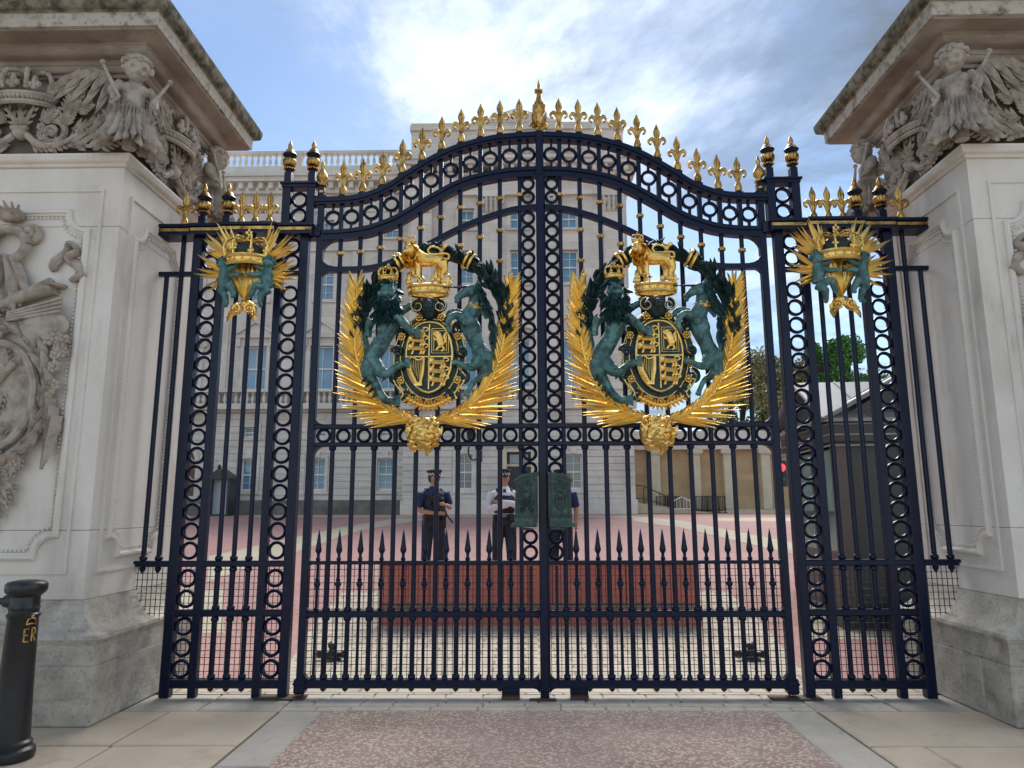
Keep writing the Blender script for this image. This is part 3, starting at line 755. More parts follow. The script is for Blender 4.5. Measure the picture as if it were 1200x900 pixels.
# corner cherub facing outward over the corner, and one at the far end of the inner face
def corner_cherub(x, y, ang, z0=4.885, sc=1.0):
    ca, sa = math.cos(ang), math.sin(ang)
    def P(a, b, c): return Vector((x + sc*(a*ca + b*sa), y + sc*(a*sa - b*ca), z0 + sc*c))
    o = pp('cherub', cherub_mesh('cherub', M['carved'], P), M['carved'], pierL)
    m = MB(); rr = random.Random(4)
    for k in range(19):                                                                    # skirt of acanthus leaves
        a = -2.1 + 4.2*k/18; b = P(.080*math.sin(a), .080*math.cos(a), -.015)
        d = Vector((math.sin(a)*ca*.16 + math.cos(a)*sa*.16, math.sin(a)*sa*.16 - math.cos(a)*ca*.16, -1)); nn = Vector((math.sin(a)*ca + math.cos(a)*sa, math.sin(a)*sa - math.cos(a)*ca, .2))
        m.leaf(b, d, nn, rr.uniform(.30, .35), .075, .05, .35, 8, .25)
        m.leaf(b + d*rr.uniform(.08, .2) + nn*.025, d + nn*.10, nn, .22, .085, .22, .35, 7, .3)
        m.leaf(b + d*rr.uniform(.2, .3) + nn*.035, d + nn*.25, nn, .16, .08, .4, .35, 6, .3)
    m.lathe([(.055, -.345), (.06, -.2), (.07, 0)], 12, tuple(P(0, 0, 0)))
    pp('leaf_skirt', m, M['carved'], o)
    for s_ in (-1, 1):
        m = MB().tube([P(s_*.17, .15, -.06), P(s_*.12, .14, .02), P(s_*.25, .08, .30)], [.014, .016, .013], 7); m.ell(P(s_*.255, .08, .315), .024, 7, 5)
        pp('staff', m, M['carved'], o)
    return o
cc = corner_cherub(PX + .085, PYF - .11, PI/5)
pp('wing', feather_wing(lambda u, z, o: FR(u, z, o), PX - .05, 5.06, -1, .62, .085), M['carved'], cc)
pp('wing', feather_wing(lambda u, z, o: IN(u, z, o), PYF + .08, 5.06, 1, .50, .085), M['carved'], cc)
c2 = corner_cherub(PX + .10, PYB + .04, PI/2 + .2, 4.88, .95)
pp('wing', feather_wing(lambda u, z, o: IN(u, z, o), PYB - .12, 5.06, -1, .40, .05), M['carved'], c2)
c3 = corner_cherub(PXL - .085, PYF - .11, -PI/5)
pp('wing', feather_wing(lambda u, z, o: FR(u, z, o), PXL + .08, 5.10, 1, .50, .06), M['carved'], c3)
m = MB()
for i, (u, z_, a, L) in enumerate(((PX-.42, 4.60, .3, .26), (PX-.30, 4.66, 1.0, .22), (PX-.20, 4.60, .2, .2), (PX-.34, 4.78, .1, .2), (PX-.48, 4.90, 1.5, .16), (PX-.10, 4.72, 1.8, .2), (PX-.5, 5.06, 1.9, .13))):
    acanthus(m, FR, u, z_, a, L, .13, .05, .32, 4)
scroll(m, FR, PX-.42, 5.10, .06, 0, 1, .02); scroll(m, FR, PX-.22, 4.70, .085, 2, -1, .026)
for i, (u, z_, a, L) in enumerate(((-.58, 4.60, 2.6, .24), (-.48, 4.64, 1.9, .22), (-.40, 4.78, 2.9, .2), (-.55, 4.80, 1.3, .2), (-.35, 4.95, 1.6, .16), (.40, 4.62, .6, .22), (.46, 4.76, .3, .2), (.36, 4.92, 1.2, .16))):
    acanthus(m, IN, u, z_, a, L, .13, .05, .32, 4)
scroll(m, IN, -.42, 4.70, .085, 1, 1, .026); scroll(m, IN, .42, 4.70, .085, 2, -1, .026)
pp('acanthus_foliage', m, M['carved'])
# trophy of the arts hanging in the front panel
tc = PCX + .02
m = MB()
m.ell(FR(tc, 3.98, .06), (.10, .08, .06), 12, 8)
for a in (-.8, -.4, 0, .4, .8): m.leaf(FR(tc + .05*a, 3.93, .06), Vector((math.sin(a), -.3, math.cos(a))), (0, -1, 0), .16, .07, .5, .25, 6)
m.tube([FR(tc + .155*math.cos(a), 3.72 + .14*math.sin(a), .07) for a in [2*PI*i/20 for i in range(21)]], .04, 9)
for s_ in (-1, 1):
    scroll(m, FR, tc + s_*.16, 3.83, .075, -PI/2, s_, .035)
    m.leaf(FR(tc + s_*.02, 3.62, .08), (s_*.25, 0, -1), (0, -1, 0), .52, .12, .06, .3, 7); m.leaf(FR(tc + s_*.05, 3.60, .06), (s_*.55, 0, -1), (0, -1, 0), .42, .10, .1, .3, 7)
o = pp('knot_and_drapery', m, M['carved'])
m = MB()
ribbon = crom([(tc+.42, 3.62), (tc+.36, 3.52), (tc+.44, 3.62), (tc+.50, 3.74), (tc+.56, 3.66), (tc+.50, 3.60), (tc+.60, 3.52), (tc+.56, 3.42), (tc+.63, 3.48)], 5)
m.tube([FR(u, z, .03 + .02*math.sin(i*.9)) for i, (u, z) in enumerate(ribbon)], .042, 8, flat=.5)
pp('fluttering_ribbon', m, M['carved'])
m = MB(); rr = random.Random(9)
m.tube([FR(tc-.5, 3.05, .05), FR(tc, 3.2, .08), FR(tc+.42, 3.36, .07)], [.03, .04, .075], 10); m.lathe([(.085, 0), (.10, .02), (.06, .03)], 12, tuple(FR(tc+.42, 3.35, .07)))
m.ell(FR(tc+.38, 3.02, .08), (.21, .035, .13), 18, 8)                                       # palette
for k in range(4): m.tube([FR(tc+.1, 3.06+.02*k, .12), FR(tc+.52, 3.14+.035*k, .10)], [.012, .018], 6)
m.ell(FR(tc-.36, 3.05, .07), (.16, .06, .14), 14, 8)
for k in range(9): acanthus(m, FR, tc + rr.uniform(-.45, .4), rr.uniform(2.98, 3.3), rr.uniform(0, 2*PI), rr.uniform(.14, .2), .09, .06, .35, 3)
for k in range(8): flower(m, FR, tc + rr.uniform(-.3, .3), rr.uniform(2.95, 3.25), rr.uniform(.04, .06), .08)
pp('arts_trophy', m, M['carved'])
m = MB(); zc = 2.46
m.prism([(tc + .33*math.cos(a), zc + .42*math.sin(a)) for a in [2*PI*i/32 for i in range(32)]], PYF - .035, PYF + .01)
m.tube([FR(tc + .345*math.cos(a), zc + .435*math.sin(a), .045) for a in [2*PI*i/32 for i in range(33)]], .035, 8)
m.tube(crom([FR(tc-.2, zc-.25, .05), FR(tc-.05, zc, .06), FR(tc+.16, zc+.27, .05)], 5), .03, 8)
for k in range(7): acanthus(m, FR, tc + rr.uniform(-.2, .2), zc + rr.uniform(-.28, .26), rr.uniform(0, 2*PI), .15, .08, .04, .2, 3)
o = pp('oval_medallion', m, M['carved'])
m = MB(); rr = random.Random(11)
for i in range(54):                                                                          # laurel and flowers round the medallion
    a = -PI*.98 + 1.96*PI*i/53 - PI/2 + PI; r1, r2 = .46, .56
    u, z = tc + r1*math.cos(a), zc + r2*math.sin(a)
    dirn = Vector((-math.sin(a)*.46, 0, math.cos(a)*.56)).normalized()
    for q in range(2): m.leaf(FR(u + rr.uniform(-.03, .03), z + rr.uniform(-.03, .03), .05 + .03*q), dirn + Vector((math.cos(a)*rr.uniform(-.6, .6), -.1, math.sin(a)*rr.uniform(-.6, .6))), (0, -1, 0), .15, .085, .15, .32, 6)
for s_ in (-1, 1):
    for k in range(12): flower(m, FR, tc + s_*rr.uniform(.40, .58), rr.uniform(2.5, 2.95), rr.uniform(.045, .065), .09)
pp('laurel_garland', m, M['carved'], o)
for s_ in (-1, 1):
    m = MB()
    for k in range(4): m.leaf(FR(tc + s_*(.46 + .04*k), 2.50 - .07*k, .05 + .012*k), (s_*(.1 - .09*k), 0, -1), (0, -1, 0), .58 - .05*k, .11, .05, .35, 8, .2)
    pp('hanging_drapery', m, M['carved'])
m = MB()
for i in range(26):
    z = 2.0 - .024*i*1.0; w = .24*(1 - i/26) + .04
    for q in range(2): flower(m, FR, tc + rr.uniform(-w, w), z, rr.uniform(.04, .06), .05)
    acanthus(m, FR, tc + rr.uniform(-w, w), z, rr.uniform(-2.6, -.5), .13, .08, .05, .3, 3)
pp('flower_drop', m, M['carved'])
for o in list(TWIN):                                 # mirrored pier: same parts, mirrored about the gate's axis
    c = o.copy(); COL.objects.link(c); o['_twin'] = c.name
    par = o.parent
    c.parent = pierR if par is pierL else bpy.data.objects[par['_twin']]
    if o.name.startswith('cherub'): pass
for o in TWIN:
    if '_twin' in o: del o['_twin']
for o in bpy.data.objects:
    if '_twin' in o.keys(): del o['_twin']

# ------------------------------------------------------------------ iron gate leaves
ZT = [(0, 5.10), (.367, 5.076), (.588, 5.034), (.809, 4.966), (1.004, 4.875), (1.238, 4.728), (1.454, 4.578), (1.662, 4.492), (1.85, 4.462), (2.12, 4.455)]
ZL = [(0, 4.747), (.25, 4.735), (.481, 4.702), (.692, 4.648), (.869, 4.568), (1.078, 4.446), (1.333, 4.283), (1.50, 4.21), (1.652, 4.163), (1.85, 4.137), (2.06, 4.13)]
ZA = [(0, 4.35), (.19, 4.335), (.335, 4.303), (.56, 4.229), (.792, 4.127), (.959, 4.038), (1.13, 3.945), (1.299, 3.862), (1.40, 3.815), (1.496, 3.78), (1.62, 3.758), (1.774, 3.750), (2.06, 3.755)]
CT, CL, CA = crom(ZT, 6), crom(ZL, 6), crom(ZA, 6)
def at(c, x): return float(np.interp(abs(x), [p[0] for p in c], [p[1] for p in c]))
BARX = [0.19 + 0.1865*k for k in range(10)]
def offset_curve(c, s): return [(s*x, z) for x, z in c]
PROF_RAIL = lambda h, d: [(0, -d), (0, d), (-h, d), (-h, -d), (0, -d)]
me_ring_small = MB().ring(.0535, .0155, .022).mesh('ring', M['iron'])
me_ring_big = MB().ring(.0665, .0145, .024, 24).mesh('ring', M['iron'])
me_ring_band = MB().ring(.0625, .0155, .022, 24).mesh('ring', M['iron'])
me_ring_rail = MB().ring(.0545, .0145, .024).mesh('ring', M['iron'])
def bar_mesh(z0, z1, r=.0215, n=10, caps=()):
    m = MB().lathe([(r, z0), (r, z1)], n)
    for z in caps: m.lathe([(r, z-.022), (r*1.45, z-.014), (r*1.6, z), (r*1.45, z+.014), (r, z+.022)], n)
    return m
def collar_mesh():
    return MB().lathe([(.020, -.022), (.033, -.014), (.037, 0), (.033, .014), (.020, .022)], 12).mesh('collar', M['dull_shaded_gold'])
me_collar = collar_mesh()
def fleur_mesh():
    g = MB(); H = .355
    g.lathe([(.014, .0), (.030, .012), (.036, .045), (.030, .080), (.017, .105), (.016, .15), (.020, .165), (.017, .18)], 10)
    # centre petal: flattened lozenge with a ridge
    pr = [(.012, .17), (.018, .20), (.030, .25), (.034, .275), (.026, .305), (.012, .335), (.003, .362)]
    o = len(g.v)
    for w, z in pr: g.v += [(-w, 0, z), (-w*.35, -w*.55, z), (0, -w*.30, z), (w*.35, -w*.55, z), (w, 0, z), (w*.35, w*.55, z), (0, w*.30, z), (-w*.35, w*.55, z)]
    for i in range(len(pr)-1):
        for k in range(8): g.f.append((o+i*8+k, o+i*8+(k+1)%8, o+i*8+8+(k+1)%8, o+i*8+8+k))
    for s in (-1, 1):
        P = crom([(s*.006, 0, .10), (s*.014, 0, .15), (s*.030, 0, .195), (s*.056, 0, .212), (s*.076, 0, .195), (s*.077, 0, .168), (s*.062, 0, .158)], 4)
        n = len(P); g.tube(P, [.010 + .010*math.sin(PI*min(1, i/(n*.75))) for i in range(n)], 8, flat=.8)
        g.ell(P[-1], .013, 8, 6)
    return g.mesh('fleur_de_lis', M['dull_shaded_gold'])
me_fleur = fleur_mesh()
def big_finial(par, x, z, h=.45):
    k = h/.45
    post = put('finial_post', MB().box(-.033, .033, -.033, .033, 0, .11*k).lathe([(.036, .10*k), (.026, .14*k), (.030, .155*k), (.048, .165*k)], 12)
               .lathe([(.026, .14*k), (.028, .255*k), (.060, .285*k), (.068, .30*k), (.058, .312*k), (.03, .325*k)], 14), M['iron'], par, (x, 0, z))
    g = MB()
    for i in range(12): g.ell((.044*math.cos(i*PI/6), .044*math.sin(i*PI/6), .155*k), .013, 6, 5)
    for i in range(10):
        a = i*PI/5; g.ell((.040*math.cos(a), .040*math.sin(a), .222*k), (.026, .026, .042*k), 8, 6)
    g.lathe([(.054, .312*k), (.045, .33*k), (.034, .352*k), (.018, .362*k), (.022, .385*k), (.020, .405*k), (.010, .43*k), (.002, .45*k)], 12)
    g.lathe([(.012, .0), (.012, .40*k)], 8); g.box(-.039, .039, -.039, .039, -.002, .014)
    put('finial_top', g, M['dull_shaded_gold'], post, (x, 0, z))
def spear_mesh(z0, z1):
    r = .0135
    m = MB().lathe([(r, z0), (r, z1-.26), (r*1.5, z1-.25), (r, z1-.235), (r, z1-.21), (r*1.9, z1-.19), (r*2.1, z1-.175), (r*1.5, z1-.13), (r*.8, z1-.05), (.001, z1)], 10)
    zk = .92
    m.lathe([(r, zk-.05), (r*1.6, zk-.04), (r*1.2, zk-.025), (r*2.1, zk-.008), (r*2.1, zk+.008), (r*1.2, zk+.025), (r*1.6, zk+.04), (r, zk+.05)], 10)
    for z in (.70, 1.115): m.lathe([(r, z), (r*1.8, z+.012), (r, z+.025)], 10)
    m.lathe([(r, .143), (r*1.9, .148), (r*1.6, .17), (r, .18)], 10)
    return m.mesh('spear_bar', M['iron'])
me_spear = spear_mesh(.143, 1.384)
me_spear_low = bar_mesh(.143, 1.07, .0135, 8).mesh('spear_bar', M['iron'])
def gusset(m, x, z, sx, sz, r, d=.03, n=6):
    """concave corner fillet at (x,z) opening toward sx,sz"""
    out = [(x, z)] + [(x + sx*r*(1 - math.sin(PI/2*i/n)), z + sz*r*(1 - math.cos(PI/2*i/n))) for i in range(n+1)]
    if sx*sz < 0: out = out[::-1]
    m.prism(out, -d, d)
def wire_mesh(x0, x1, z0, z1, y=.03, sx=.043, sz=.056, w=.0026):
    m = MB(); x = x0
    while x <= x1: m.box(x-w, x+w, y-w, y+w, z0, z1); x += sx
    z = z0
    while z <= z1: m.box(x0, x1, y-3*w, y-w, z-w, z+w); z += sz
    return m
def build_leaf(s, label):
    g = root('gate_leaf', label, 'gate', (s*2.06, 0, 0), 0, 'pair of iron gate leaves')
    I = M['iron']; A = lambda x0, x1: sorted((s*x0, s*x1))
    # stiles
    a, b = A(2.029, 2.092); m = MB().box(a, b, -.035, .035, .03, 4.456, .006)
    a, b = A(2.012, 2.108); m.box(a, b, -.05, .05, .03, .155, .012); m.box(*A(2.005, 2.115), -.055, .055, .10, .125, .008)
    m.box(*A(2.0, 2.125), -.055, .055, 4.437, 4.468, .006)
    put('hinge_stile', m, I, g, smooth=30)
    put('hinge_collar', MB().lathe([(.05, 4.06), (.066, 4.07), (.070, 4.10), (.066, 4.13), (.070, 4.16), (.05, 4.18)], 14, (s*2.105, 0, 0)), I, g)
    m = MB()
    if s < 0: m.box(-.037, .037, -.045, .045, .0, 5.115, .007); m.box(-.048, .048, -.05, .05, 4.665, 4.70, .008); m.box(-.05, .05, -.055, .055, .05, .11, .01)
    else: m.box(.030, .050, -.03, .03, .05, 4.72, .004)
    put('meeting_stile', m, I, g, smooth=30)
    xi, xo = .045, 2.035
    # rails
    m = MB().box(*A(xi-.012, xo), -.036, .036, .075, .143, .008)
    gusset(m, s*xi, .143, s, 1, .07); gusset(m, s*xo, .143, -s, 1, .08); gusset(m, s*xi, .075, s, -1, .05); gusset(m, s*xo, .075, -s, -1, .06)
    put('bottom_rail', m, I, g, smooth=30)
    m = MB().box(*A(xi-.012, xo), -.030, .030, .645, .70, .008)
    for z, q in ((.645, -1), (.70, 1)): gusset(m, s*xo, z, -s, q, .05); gusset(m, s*xi, z, s, q, .035)
    put('lock_rail', m, I, g, smooth=30)
    m = MB().box(*A(xi-.012, xo), -.026, .026, 1.085, 1.115, .006); gusset(m, s*xo, 1.085, -s, -1, .04); gusset(m, s*xo, 1.115, -s, 1, .03)
    put('spear_rail', m, I, g, smooth=30)
    m = MB().box(*A(xi-.012, xo), -.032, .032, 2.103, 2.143, .007).box(*A(xi-.012, xo), -.032, .032, 2.260, 2.304, .007)
    gusset(m, s*xo, 2.103, -s, -1, .10); gusset(m, s*xo, 2.304, -s, 1, .09)
    put('ring_rail', m, I, g, smooth=30)
    def rail(c, h, d, x0, x1):
        P = [(x0, at(c, x0))] + [p for p in c if x0 < p[0] < x1] + [(x1, at(c, x1))]
        P = [(s*x, z) for x, z in P]
        if s < 0: P = P[::-1]
        return MB().sweep(P, [(0, -d), (0, d), (-h, d), (-h, -d), (0, -d)])
    m = rail(CT, .072, .052, .035, 2.12); m.merge(rail([(x, z-.02) for x, z in CT], .03, .064, .035, 2.125)); put('arch_top_rail', m, I, g, smooth=30)
    m = rail(CL, .098, .040, .035, 2.04); m.merge(rail([(x, z-.004) for x, z in CL], .036, .055, .035, 2.04))
    gusset(m, s*xo, 4.035, -s, -1, .14); put('arch_lower_rail', m, I, g, smooth=30)
    m = rail([(x, z+.025) for x, z in CA], .052, .030, .035, 2.04); gusset(m, s*xo, 3.78, -s, 1, .11); gusset(m, s*xo, 3.728, -s, -1, .07)
    put('inner_arch_rail', m, I, g, smooth=30)
    # bars, each its own
    for k, x in enumerate(BARX):
        top = at(CL, x) - .09
        b_ = bar_mesh(.143, top, .0215 if k else .019, 10, (.165, .635, .71, 2.09))
        put('bar', b_, I, g, (s*x, 0, 0))
        if k % 1 == 0 and k > 0: put('drop_finial', MB().lathe([(.020, .078), (.025, .066), (.021, .056), (.010, .049), (.001, .040)], 10), I, g, (s*x, 0, 0))
        zt, zl = at(CT, x) - .07, at(CL, x)
        put('band_baluster', MB().box(-.020, .020, -.024, .024, zl-.005, zt+.005), I, g, (s*x, 0, 0), smooth=None)
        seat = put('fleur_seat', MB().box(-.036, .036, -.04, .04, -.03, .022, .006), I, g, (s*x, 0, at(CT, x)), smooth=30)
        put('fleur_de_lis', me_fleur, None, g, (s*x, 0, at(CT, x) + .02))
        zc_ = (at(CL, x) - .09 + at(CA, x) + .02)/2 + (0 if k > 2 else -.03)
        put('collar', me_collar, None, g, (s*x, 0, zc_))
        if 1 <= k <= 4:
            put('collar', me_collar, None, g, (s*x, 0, at(CA, x) - .17))
            if k < 3: put('collar', me_collar, None, g, (s*x, 0, at(CA, x) - .42 - .05*k))
    for k in range(10):
        x = BARX[k] + .09325
        if k == 9: x = 1.955
        put('spear_bar', me_spear, None, g, (s*x, 0, 0))
    put('spear_bar', me_spear_low, None, g, (s*.112, 0, 0))
    for k in range(11):                              # rings of the curved band and of the straight rail
        x = BARX[k-1] + .09325 if k else .112
        if k == 10: x = 1.95
        z = (at(CT, x) - .07 + at(CL, x))/2
        put('ring', me_ring_band, None, g, (s*x, 0, z))
        put('ring_stub', MB().box(-.012, .012, -.015, .015, .072, max(.076, at(CT, x) - .07 - z + .01)), I, g, (s*x, 0, z), smooth=None); put('ring_stub', MB().box(-.012, .012, -.015, .015, -max(.076, z - at(CL, x) + .01), -.072), I, g, (s*x, 0, z), smooth=None)
        put('ring', me_ring_rail, None, g, (s*x, 0, 2.2015))
    z = 4.585
    while z > 1.86:
        if not (4.28 < z < 4.39) and not (2.06 < z < 2.34): put('ring', me_ring_small, None, g, (s*.112, 0, z))
        z -= .1335
        if 4.28 < z < 4.40: z = 4.245
        if 2.10 < z < 2.34: z = 2.035
    for z in (1.315, 1.182): put('ring', me_ring_small, None, g, (s*.112, 0, z))
    put('wire_mesh', wire_mesh(*A(.06, 2.03), .145, 1.085), M['wire'], g, smooth=None)
    # end finial above the hinge stile
    put('end_finial', MB().box(-.03, .03, -.03, .03, 0, .10).lathe([(.04, .0), (.042, .02), (.03, .03)], 12), I, g, (s*2.07, 0, 4.468))
    put('end_finial_knob', MB().lathe([(.036, .04), (.038, .06), (.02, .07)], 12).lathe([(.02, .10), (.046, .115), (.046, .128), (.022, .14), (.026, .155), (.050, .18), (.054, .205), (.045, .235), (.022, .275), (.014, .30), (.022, .32), (.014, .35), (.002, .38)], 14), M['dull_shaded_gold'], g, (s*2.07, 0, 4.468))
    if s < 0:
        gm = MB().lathe([(.05, 0), (.052, .03), (.032, .05), (.030, .16), (.045, .19), (.062, .22), (.066, .26), (.055, .30), (.032, .34), (.024, .39), (.022, .41), (.040, .425), (.042, .445), (.022, .465), (.016, .50), (.002, .56)], 14)
        for q in (-1, 1):
            gm.spiral((q*.055, .06, 0), .035, 1.2, PI, q, .013, lambda a, b, c_: Vector((a, -.02 - c_*.3, b)), 6, 14)
            gm.spiral((q*.04, .25, 0), .032, 1.2, PI/2, q, .011, lambda a, b, c_: Vector((a, -.06 - c_*.3, b)), 6, 14)
            gm.leaf((q*.03, -.03, .05), (q*.3, -.2, 1), (0, -1, 0), .14, .05, .1, .3)
        put('crowning_finial', gm, M['dull_shaded_gold'], g, (0, 0, 5.11))
    # bottom roller and stop
    put('roller_bracket', MB().box(-.075, .075, -.04, .04, .035, .08).box(-.07, -.04, -.03, .03, .0, .04).box(.04, .07, -.03, .03, 0, .04), I, g, (s*.285, 0, 0), smooth=None)
    put('roller', MB().tube([(-.035, 0, .03), (.035, 0, .03)], .028, 12), M['rust'], g, (s*.285, -.0, 0))
    return g
gateL = build_leaf(-1, 'navy iron gate leaf with gilded arms, its green lock plate bearing an entwined cypher')
gateR = build_leaf(1, 'navy iron gate leaf with gilded arms, its green lock plate bearing a keyhole')

# lock plates (one half on each leaf)
def lock_plate(s, g):
    xs = lambda x: s*x
    m = MB(); out = [(.045, 1.47), (.245, 1.47), (.238, 1.80), (.175, 1.845), (.045, 1.86)]
    m.prism([(xs(x), z) for x, z in (out if s > 0 else out[::-1])], -.115, -.03)
    o2 = [(.040, 1.84), (.18, 1.825), (.25, 1.785), (.258, 1.80), (.185, 1.85), (.040, 1.872)]
    m.prism([(xs(x), z) for x, z in (o2 if s > 0 else o2[::-1])], -.13, -.02)
    o3 = [(.06, 1.40), (.285, 1.40), (.275, 1.425), (.24, 1.44), (.25, 1.475), (.05, 1.475), (.05, 1.44)]
    m.prism([(xs(x), z) for x, z in (o3 if s > 0 else o3[::-1])], -.14, -.02)
    o4 = [(.06, 1.385), (.20, 1.40), (.18, 1.37)]
    m.prism([(xs(x), z) for x, z in (o4 if s > 0 else o4[::-1])], -.09, -.02)
    b = put('lock_plate', m, M['lockgreen'], g, smooth=30)
    f = MB().sweep([(xs(x), z) for x, z in ((.065, 1.50), (.222, 1.50), (.216, 1.77), (.17, 1.80), (.065, 1.81))], [(-.006, -.113), (-.004, -.125), (.004, -.125), (.006, -.113)], True)
    put('moulded_border', f, M['lockgreen'], b)
    c = MB(); cx_ = s*.143
    c.tube([(cx_ + .045*math.cos(a), -.117, 1.715 - .012*math.sin(a)) for a in [PI*i/8 for i in range(9)]], .008, 6)
    for q in (-1, 0, 1): c.ell((cx_ + q*.032, -.12, 1.74 + .012*(1-abs(q))), (.011, .008, .015), 7, 5)
    c.tube(crom([(cx_-.045, -.117, 1.725), (cx_-.04, -.12, 1.765), (cx_, -.12, 1.775), (cx_+.04, -.12, 1.765), (cx_+.045, -.117, 1.725)], 4), .006, 6); c.ell((cx_, -.12, 1.79), .011, 7, 5)
    put('crown_relief', c, M['lockgreen'], b)
    d = MB()
    if s < 0:
        d.tube(crom([(cx_-.05, -.117, 1.69), (cx_-.01, -.122, 1.62), (cx_+.05, -.117, 1.53)], 5), .009, 6); d.tube(crom([(cx_+.05, -.117, 1.69), (cx_+.01, -.125, 1.62), (cx_-.05, -.117, 1.53)], 5), .009, 6)
        for q in (-1, 1):
            d.spiral((cx_ + q*.035, 1.61, 0), .04, 1.3, PI/2, q, .008, lambda a, b_, c_: Vector((a, -.117 - c_*.2, b_)), 6, 16)
            d.spiral((cx_ + q*.03, 1.55, 0), .03, 1.2, -PI/2, q, .007, lambda a, b_, c_: Vector((a, -.117 - c_*.2, b_)), 6, 14)
        put('cypher_relief', d, M['darkbronze'], b)
    else:
        d.lathe([(.016, -.012), (.02, 0), (.016, .012)], 12, (cx_, -.118, 1.645)); d.prism([(cx_-.007, 1.57), (cx_+.007, 1.57), (cx_+.010, 1.645), (cx_-.010, 1.645)], -.121, -.11)
        put('keyhole', d, M['black'], b)
        e = MB().sweep([(cx_ + .045*math.cos(a), 1.62 + .075*math.sin(a)) for a in [2*PI*i/20 for i in range(20)]], [(-.005, -.113), (0, -.121), (.005, -.113)], True)
        put('oval_border', e, M['lockgreen'], b)
lock_plate(-1, gateL); lock_plate(1, gateR)

# ------------------------------------------------------------------ royal arms on each leaf (drawn once, coordinates from the left leaf)
AX0, AZ0 = -0.99, 2.95
def ap(px, py, y=0.0):
    """pixel of the left leaf's arms -> local metres on the arms' own plane; y<0 is toward the street"""
    return Vector((-1.813 + (px - 395)*.00754 - AX0, y, 2.349 + (490 - py)*.00789 - AZ0))
S_ = .0077
ARMS = []
def palm():
    out = []
    spines = ([(497, 494), (470, 488), (445, 474), (428, 452), (418, 425), (413, 395), (412, 365), (414, 335)],
              [(503, 494), (530, 489), (556, 474), (574, 452), (585, 425), (592, 395), (596, 365), (598, 338)])
    for q, sp in enumerate(spines):
        g = MB(); P = crom([tuple(ap(x, y, -.10 - .03*math.sin(i*.5))) for i, (x, y) in enumerate(sp)], 6); n = len(P); rr = random.Random(q + 2)
        g.tube(P, [.016*(1 - .6*i/n) for i in range(n)], 8)
        st = [0.0]
        for i in range(1, n): st.append(st[-1] + (Vector(P[i]) - Vector(P[i-1])).length)
        N_ = 44
        for j in range(N_):
            t = .04 + .96*j/(N_-1); d_ = t*st[-1]; i = max(1, min(n-2, int(np.searchsorted(st, d_))))
            f_ = (d_ - st[i-1])/max(1e-6, st[i] - st[i-1]); p = Vector(P[i-1]).lerp(Vector(P[i]), min(1, f_)); tg = (Vector(P[i+1]) - Vector(P[i-1])).normalized(); sd = Vector((-tg.z, 0, tg.x))
            for s in (-1, 1):
                outer = (s > 0) if q == 0 else (s < 0)
                L = (.30 if outer else .235)*(1.06 - .42*t)*rr.uniform(.92, 1.08)*(1 + (.45*math.exp(-((t - .22)/.16)**2) if outer else 0))
                if not outer: L *= min(1, .35 + 1.5*t)
                spread = (.70 if outer else .60) - .22*t + rr.uniform(-.05, .05)
                if outer: spread *= min(1, .50 + 1.3*t)
                d = (tg*math.cos(spread) + sd*(s*math.sin(spread)) + Vector((0, rr.uniform(-.16, -.02), 0)))
                g.leaf(p + Vector((0, rr.uniform(-.012, .012), 0)), d, (0, -1, 0), L, .032, rr.uniform(-.03, .05), .20, 6)
        for k in range(3): g.leaf(Vector(P[-1]), Vector(P[-1]) - Vector(P[-4]) + Vector((rr.uniform(-.03, .03), 0, 0)), (0, -1, 0), .15, .03, .05, .22, 5)
        out.append(g.mesh('palm_branch', M['palmgold'], 30))
    return out
def wreath():
    m = MB(); rr = random.Random(5); c0 = (507, 389)
    for i in range(64):
        a = PI*(1.02 - 1.06*i/63); cx_, cy_ = c0[0] + 88*math.cos(a), c0[1] - 92*math.sin(a)
        left = a > PI/2; tg = Vector((math.sin(a), 0, -math.cos(a)))*(1 if left else -1)
        for q in range(5):
            b = ap(cx_, cy_, -.07 - rr.uniform(0, .05)) + Vector((rr.uniform(-.05, .05), 0, rr.uniform(-.05, .05)))
            m.leaf(b, tg + Vector((math.cos(a), 0, math.sin(a)))*rr.uniform(-.55, .75) + Vector((0, rr.uniform(-.4, .1), 0)), (0, -1, 0), rr.uniform(.09, .14), .045, .15, .25, 5)
    m.tube([ap(c0[0] + 86*math.cos(a), c0[1] - 90*math.sin(a), -.07) for a in [PI*(1.0 - i/24) for i in range(25)]], .04, 8)
    return m.mesh('laurel_wreath', M['darkbronze'], 35)
def wreath_ribbons():
    m = MB()
    for a in (PI*.66, PI*.345):
        for k in (-.035, .035):
            u, w = 507 + 88*math.cos(a+k), 389 - 92*math.sin(a+k); c = ap(u, w, -.08); rad = Vector((math.cos(a), 0, math.sin(a)))
            m.tube([c + rad*(.075*math.cos(t)) + Vector((0, -.07*math.sin(t), 0)) for t in [PI*i/8 for i in range(9)]], .018, 6)
    return m.mesh('ribbon', M['gold'])
